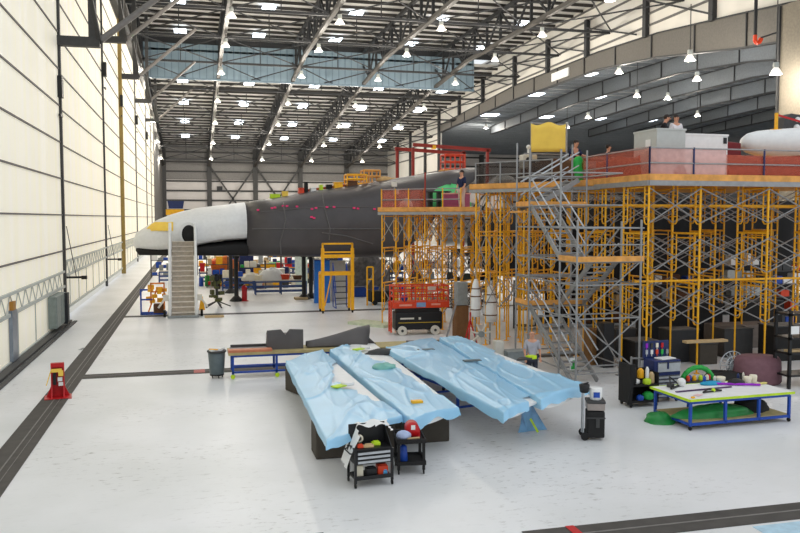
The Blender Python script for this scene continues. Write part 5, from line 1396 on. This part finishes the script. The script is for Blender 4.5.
# engine stand
p = at(217, 307)
t = thing('engine_stand', 'dark wheeled stand with greenish machinery right of the boarding stairs', 'machine stand', tuple(p))
m = MB()
for a in range(5): b = a * 1.256; m.bar((0, 0, .35), (.75 * math.cos(b), .75 * math.sin(b), .03), .06, .06)
m.build('base_arm', dk, t); MB().tube((0, 0, .3), (0, 0, 1.75), .08, 10).build('mast', dk, t)
m = MB(); random.seed(5)
for k in range(12): m.box((random.uniform(-.25, .25), random.uniform(-.2, .2), random.uniform(.4, 1.7)), (random.uniform(.12, .35), .2, random.uniform(.1, .3)), rz=random.random())
m.build('machinery', mat('olive_metal', (88, 90, 48), .6), t); MB().sph((0, 0, 1.65), .18, (1, 1, 1.3)).build('head', blk, t)
crate('floor_plank', 'short timber block on the floor right of the boarding stairs', 'timber', 213, 317, 41.0, .95, .1, .35, plyw)
t = thing('wet_floor_sign', 'small yellow folding floor sign beside the boarding stairs', 'floor sign', tuple(at(202, 310)))
MB().prism([(-.16, 0), (.16, 0), (.05, .75), (-.05, .75)], 0, .03, 'Y').build('front_leaf', yel, t)
# benches
def bench(u, y, w_, label, top=wood, h=.95):
    x = aty(u, 218, y).x; t = thing('workbench', label, 'workbench', (x, y, 0))
    MB().b2((0, 0, h - .06), (w_, .9, h)).build('top', top, t)
    m = MB(); 
    for z in (h - .12, .2, .5): m.b2((0, 0, z - .04), (w_, .06, z + .04)); m.b2((0, .84, z - .04), (w_, .9, z + .04))
    m.build('frame', mat('dull_blue', (58, 84, 140), .5), t)
    n = int(w_ / 1.2) + 1
    for k in range(n):
        xx = w_ * k / (n - 1)
        for yy in (0, .84): MB().b2((xx - .04, yy, 0), (xx + .04, yy + .07, h - .1)).build('leg', MATS['dull_blue'], t)
    return x
b1 = bench(255, 52.5, 3.3, 'blue framed workbench between the jack stands', offw)
b2 = bench(222, 56, 2.1, 'blue framed workbench behind the thick jack stand', offw)
b3 = bench(346, 58, 4.5, 'blue framed workbench behind the yellow gantry', dk)
b4 = bench(199, 62, 2.5, 'farther workbench seen right of the boarding stairs', offw)
b5 = bench(278, 66, 5.0, 'long farther workbench heaped with supplies', wood)
b6 = bench(158, 64, 1.6, 'workbench seen left of the boarding stairs', offw)
b7 = bench(228, 70, 3.6, 'distant workbench in the row behind the jack stands', wood)
# clutter around/under: countable stores
random.seed(11)
cn = {'yellow': yel, 'white': wht, 'orange': orr, 'blue': blu, 'dark': dk, 'green': grn, 'red': red, 'cream': cream, 'brown': brn, 'grey': gry, 'black': blkm, 'wooden': plyw}
ck = list(cn)
def shape(kind, w_, h):
    if kind == 'bin': return MB().prism([(-w_ * .4, 0), (w_ * .4, 0), (w_ * .5, h), (-w_ * .5, h)], -.25, .25, 'Y').b2((-w_ * .53, -.27, h - .05), (w_ * .53, .27, h + .02))
    if kind == 'drum': return MB().lathe([(w_ * .45, 0), (w_ * .5, .02), (w_ * .5, h * .95), (w_ * .42, h)], n=14)
    if kind == 'sack': return MB().sph((0, 0, h * .4), .5, (w_, .6, h * .8))
    if kind == 'case': return MB().b2((-w_ / 2, -.2, 0), (w_ / 2, .2, h)).tube((-w_ * .2, -.22, h * .8), (w_ * .2, -.22, h * .8), .02)
    return MB().b2((-w_ / 2, -.25, 0), (w_ / 2, .25, h)).b2((-w_ * .47, -.23, h), (w_ * .47, .23, h + .04))
used_lb = set()
def clutter(x0, x1, y, z, n, where, hmax=.7):
    x = x0
    for k in range(n):
        w_ = random.uniform(.3, (x1 - x0) / n * 1.05); h = random.uniform(.2, hmax); c = random.choice(ck); kd = random.choice(['bin', 'drum', 'sack', 'case', 'box'])
        lb = '%s %s %s, %s from its left end' % (c, kd, where, ordn[min(k, 9)])
        tag(shape(kd, w_, h).build('supply_' + kd, cn[c], loc=(x + w_ / 2, y, z)), lb, kd, 'supplies around the workbenches')
        x += (x1 - x0) / n
clutter(b1, b1 + 3.3, 52.9, .955, 4, 'on the bench between the jack stands', .4)
clutter(b2, b2 + 2.1, 56.4, .955, 4, 'on the bench behind the thick jack stand')
clutter(b3, b3 + 4.5, 58.4, .955, 7, 'on the bench behind the yellow gantry', .9)
clutter(b4, b4 + 2.5, 62.4, .955, 5, 'on the farther bench by the boarding stairs', .8)
clutter(b5, b5 + 5, 66.4, .955, 9, 'on the long farther bench', 1.0)
clutter(b6, b6 + 1.6, 64.4, .955, 3, 'on the bench left of the boarding stairs', .8)
clutter(b7, b7 + 3.6, 70.4, .955, 7, 'on the distant bench', 1.1)
clutter(aty(214, 218, 57.8).x, aty(300, 218, 57.8).x, 57.8, 0, 9, 'on the floor behind the jack stands', 1.3)
clutter(aty(255, 218, 63).x, aty(318, 218, 63).x, 63.5, 0, 9, 'on the floor before the long farther bench', 1.6)
clutter(aty(328, 218, 55).x, aty(380, 218, 55).x, 56.6, 0, 6, 'on the floor behind the yellow gantry', 1.2)
clutter(aty(198, 218, 60).x, aty(216, 218, 60).x, 60.3, 0, 3, 'on the floor right of the boarding stairs', 1.2)
for i, (u, y, w_, h, c, nm, lb) in enumerate([
    (227, 60, 1.7, 1.9, 'orange', 'orange_tent', ''), (243, 60, 1.0, 2.1, 'navy', 'navy_cabinet', ''), (258, 62, 1.3, 1.5, 'y', '', ''), ]): pass
t = thing('work_tent', 'orange pitched work tent beyond the thick jack stand', 'tent', (aty(226, 218, 60).x, 60, 0))
MB().prism([(-1.1, 0), (1.1, 0), (1.1, 1.6), (.0, 2.2), (-1.1, 1.9)], 0, 1.5, 'Y').build('canopy', mat('orange_canvas', (235, 128, 60), .8), t)
MB().b2((-1.12, -.03, .2), (1.12, 0, .9)).build('dark_skirt', dk, t)
crate('navy_cabinet', 'navy steel cabinet right of the orange tent', 'cabinet', 246, 60, 59, 1.0, 2.3, .6, nav, nav)
crate('white_drape_stand', 'white draped pallet on the floor beyond the bench', 'pallet', 273, 280, 58, 1.6, 1.3, .8, offw, wht)
crate('yellow_pump', 'big yellow pump unit beyond the blue workbench', 'machine', 264, 270, 61, 1.6, 1.5, .8, yel, dk)
crate('white_board', 'pale green white board on legs behind the jack stands', 'board', 301, 270, 58, .9, 2.6, .2, mat('pale_board', (214, 226, 214), .6), None)
crate('blue_stair_cabinet', 'tall bright blue cabinet behind the left leg of the yellow gantry', 'cabinet', 322, 280, 46.5, .9, 2.5, .5, mat('bright_blue', (30, 110, 200), .5), blu)
crate('white_panel_rack', 'white draped rack framed by the yellow gantry', 'rack', 338, 270, 47.5, .9, 2.4, .4, offw, wht)
blob('white_sack_heap', 'white sack heap on the bench between the jack stands', 'sack', (aty(272, 218, 52.9).x, 52.9, .955), (.8, .35, .75), wht, 31)
blob('grey_sack', 'grey white covered bundle behind the thick jack stand', 'bundle', (aty(249, 218, 53.2).x, 53.2, .9), (.6, .4, .5), offw, 32)
# blue rolling steps under gantry
p = at(343, 309)
t = thing('rolling_steps', 'blue rolling steps standing inside the yellow gantry', 'steps', tuple(p))
m = MB()
for k in range(5): m.b2((-.35, .2 * k, .25 + .3 * k), (.35, .2 * k + .2, .29 + .3 * k))
m.build('step', dk, t); m = MB()
for x in (-.38, .38): m.tube((x, 0, .05), (x, 1.0, 1.7), .03); m.tube((x, 1.0, .05), (x, 1.0, 2.5), .03); m.tube((x, 0, .05), (x, 1, .05), .03); m.tube((x, 0, .9), (x, 1.0, 2.5), .03)
m.build('frame', blu, t)
# slanted dark machine at scaffold left
p = at(385, 305)
t = thing('conveyor_machine', 'dark slanted machine beside the left end of the scaffold', 'machine', tuple(p))
MB().bar((-.9, .5, .9), (.1, .5, 2.6), .5, .3).bar((-.4, .2, .6), (.5, .2, 2.4), .12, .12).build('incline', carb2, t)
MB().b2((-.8, 0, .15), (.8, 1, .8)).build('base', blkm, t, bevel=.05)
for x in (-.6, .6): MB().tube((x, -.05, .15), (x, .08, .15), .15, 12).build('wheel', rubber, t)
MB().tube((-1.05, 0, 0), (-1.05, 0, 2.2), .05).tube((-.7, 0, 0), (-.7, 0, 2.2), .05).tube((-1.05, 0, 2.2), (-.7, 0, 2.2), .05).tube((-1.05, 0, 1.5), (-.7, 0, 1.5), .04).build('yellow_guard', yel, t)
crate('blue_tool_trunk', 'low blue trunk between the gantry and the scaffold', 'trunk', 364, 290, 49.5, 1.9, .6, .7, blu, nav)
crate('metal_pallet', 'small wooden pallet at the foot of the slim jack stands', 'pallet', 301, 299, 48.7, .8, .15, .6, plyw)
blob('machine_heap', 'heap of dark machine parts beneath the fuselage right of the gantry', 'machine parts', (aty(366, 218, 53).x, 53, 0), (1.9, 1.0, 2.4), mat('grey_mix', (96, 92, 90), .7, var=.5, scale=4), 41)

# ================================================================ DOOR-SIDE DETAILS
t = thing('control_cabinet', 'grey green electrical cabinet hung at the foot of the first door post', 'cabinet', (XW + .03, 36.6, 0))
MB().b2((.02, 0, .25), (.35, 2.6, 1.62)).build('body', mat('grey_green', (128, 138, 134), .5), t, bevel=.02)
MB().b2((.35, .1, .3), (.37, 1.25, 1.58)).b2((.35, 1.35, .3), (.37, 2.5, 1.58)).build('door', mat('grey_green', (128, 138, 134)), t)
MB().b2((.33, 2.2, .2), (.5, 2.7, 1.6)).build('motor_housing', dk2, t)
t = thing('door_latch_post', 'polished steel latch post on the nearest hangar door', 'post', (XW + .02, 29.3, 0))
MB().b2((0, 0, .12), (.12, .8, 1.86)).build('post', mat('brushed_steel', (130, 140, 156), .3, .8), t)
MB().b2((0, .15, 1.86), (.12, .6, 2.15)).build('ochre_clip', mat('ochre', (170, 120, 50), .6), t)
for n, (y, z) in enumerate([(42.5, 2.0), (62.6, 1.9)]):
    t = thing('bracket_arm', ['small black arm bracket beside the first door post', 'small black arm bracket beside the second door post'][n], 'bracket', (XW - .08, y, z))
    MB().b2((0, 0, 0), (.95, .12, .1)).b2((.75, -.05, -.05), (1.0, .2, .12)).build('arm', blk, t); MB().tube((.5, .05, .1), (.1, .05, 2.6), .02).build('stay', dk, t)
t = tag(MB().b2((-.25, -.06, 0), (.25, .06, .012)).build('floor_scuff_plate', gry, loc=at(82, 349)), 'small grey plate on the floor beside the long track', 'plate'); t.rotation_euler = (0, 0, R(80))
t = tag(MB().b2((-.5, -.3, 0), (.6, .3, .01)).build('blue_sheet', mat('pale_blue_sheet', (176, 206, 222), .6), loc=at(792, 531)), 'pale blue sheet lying on the floor at the bottom right corner', 'sheet')
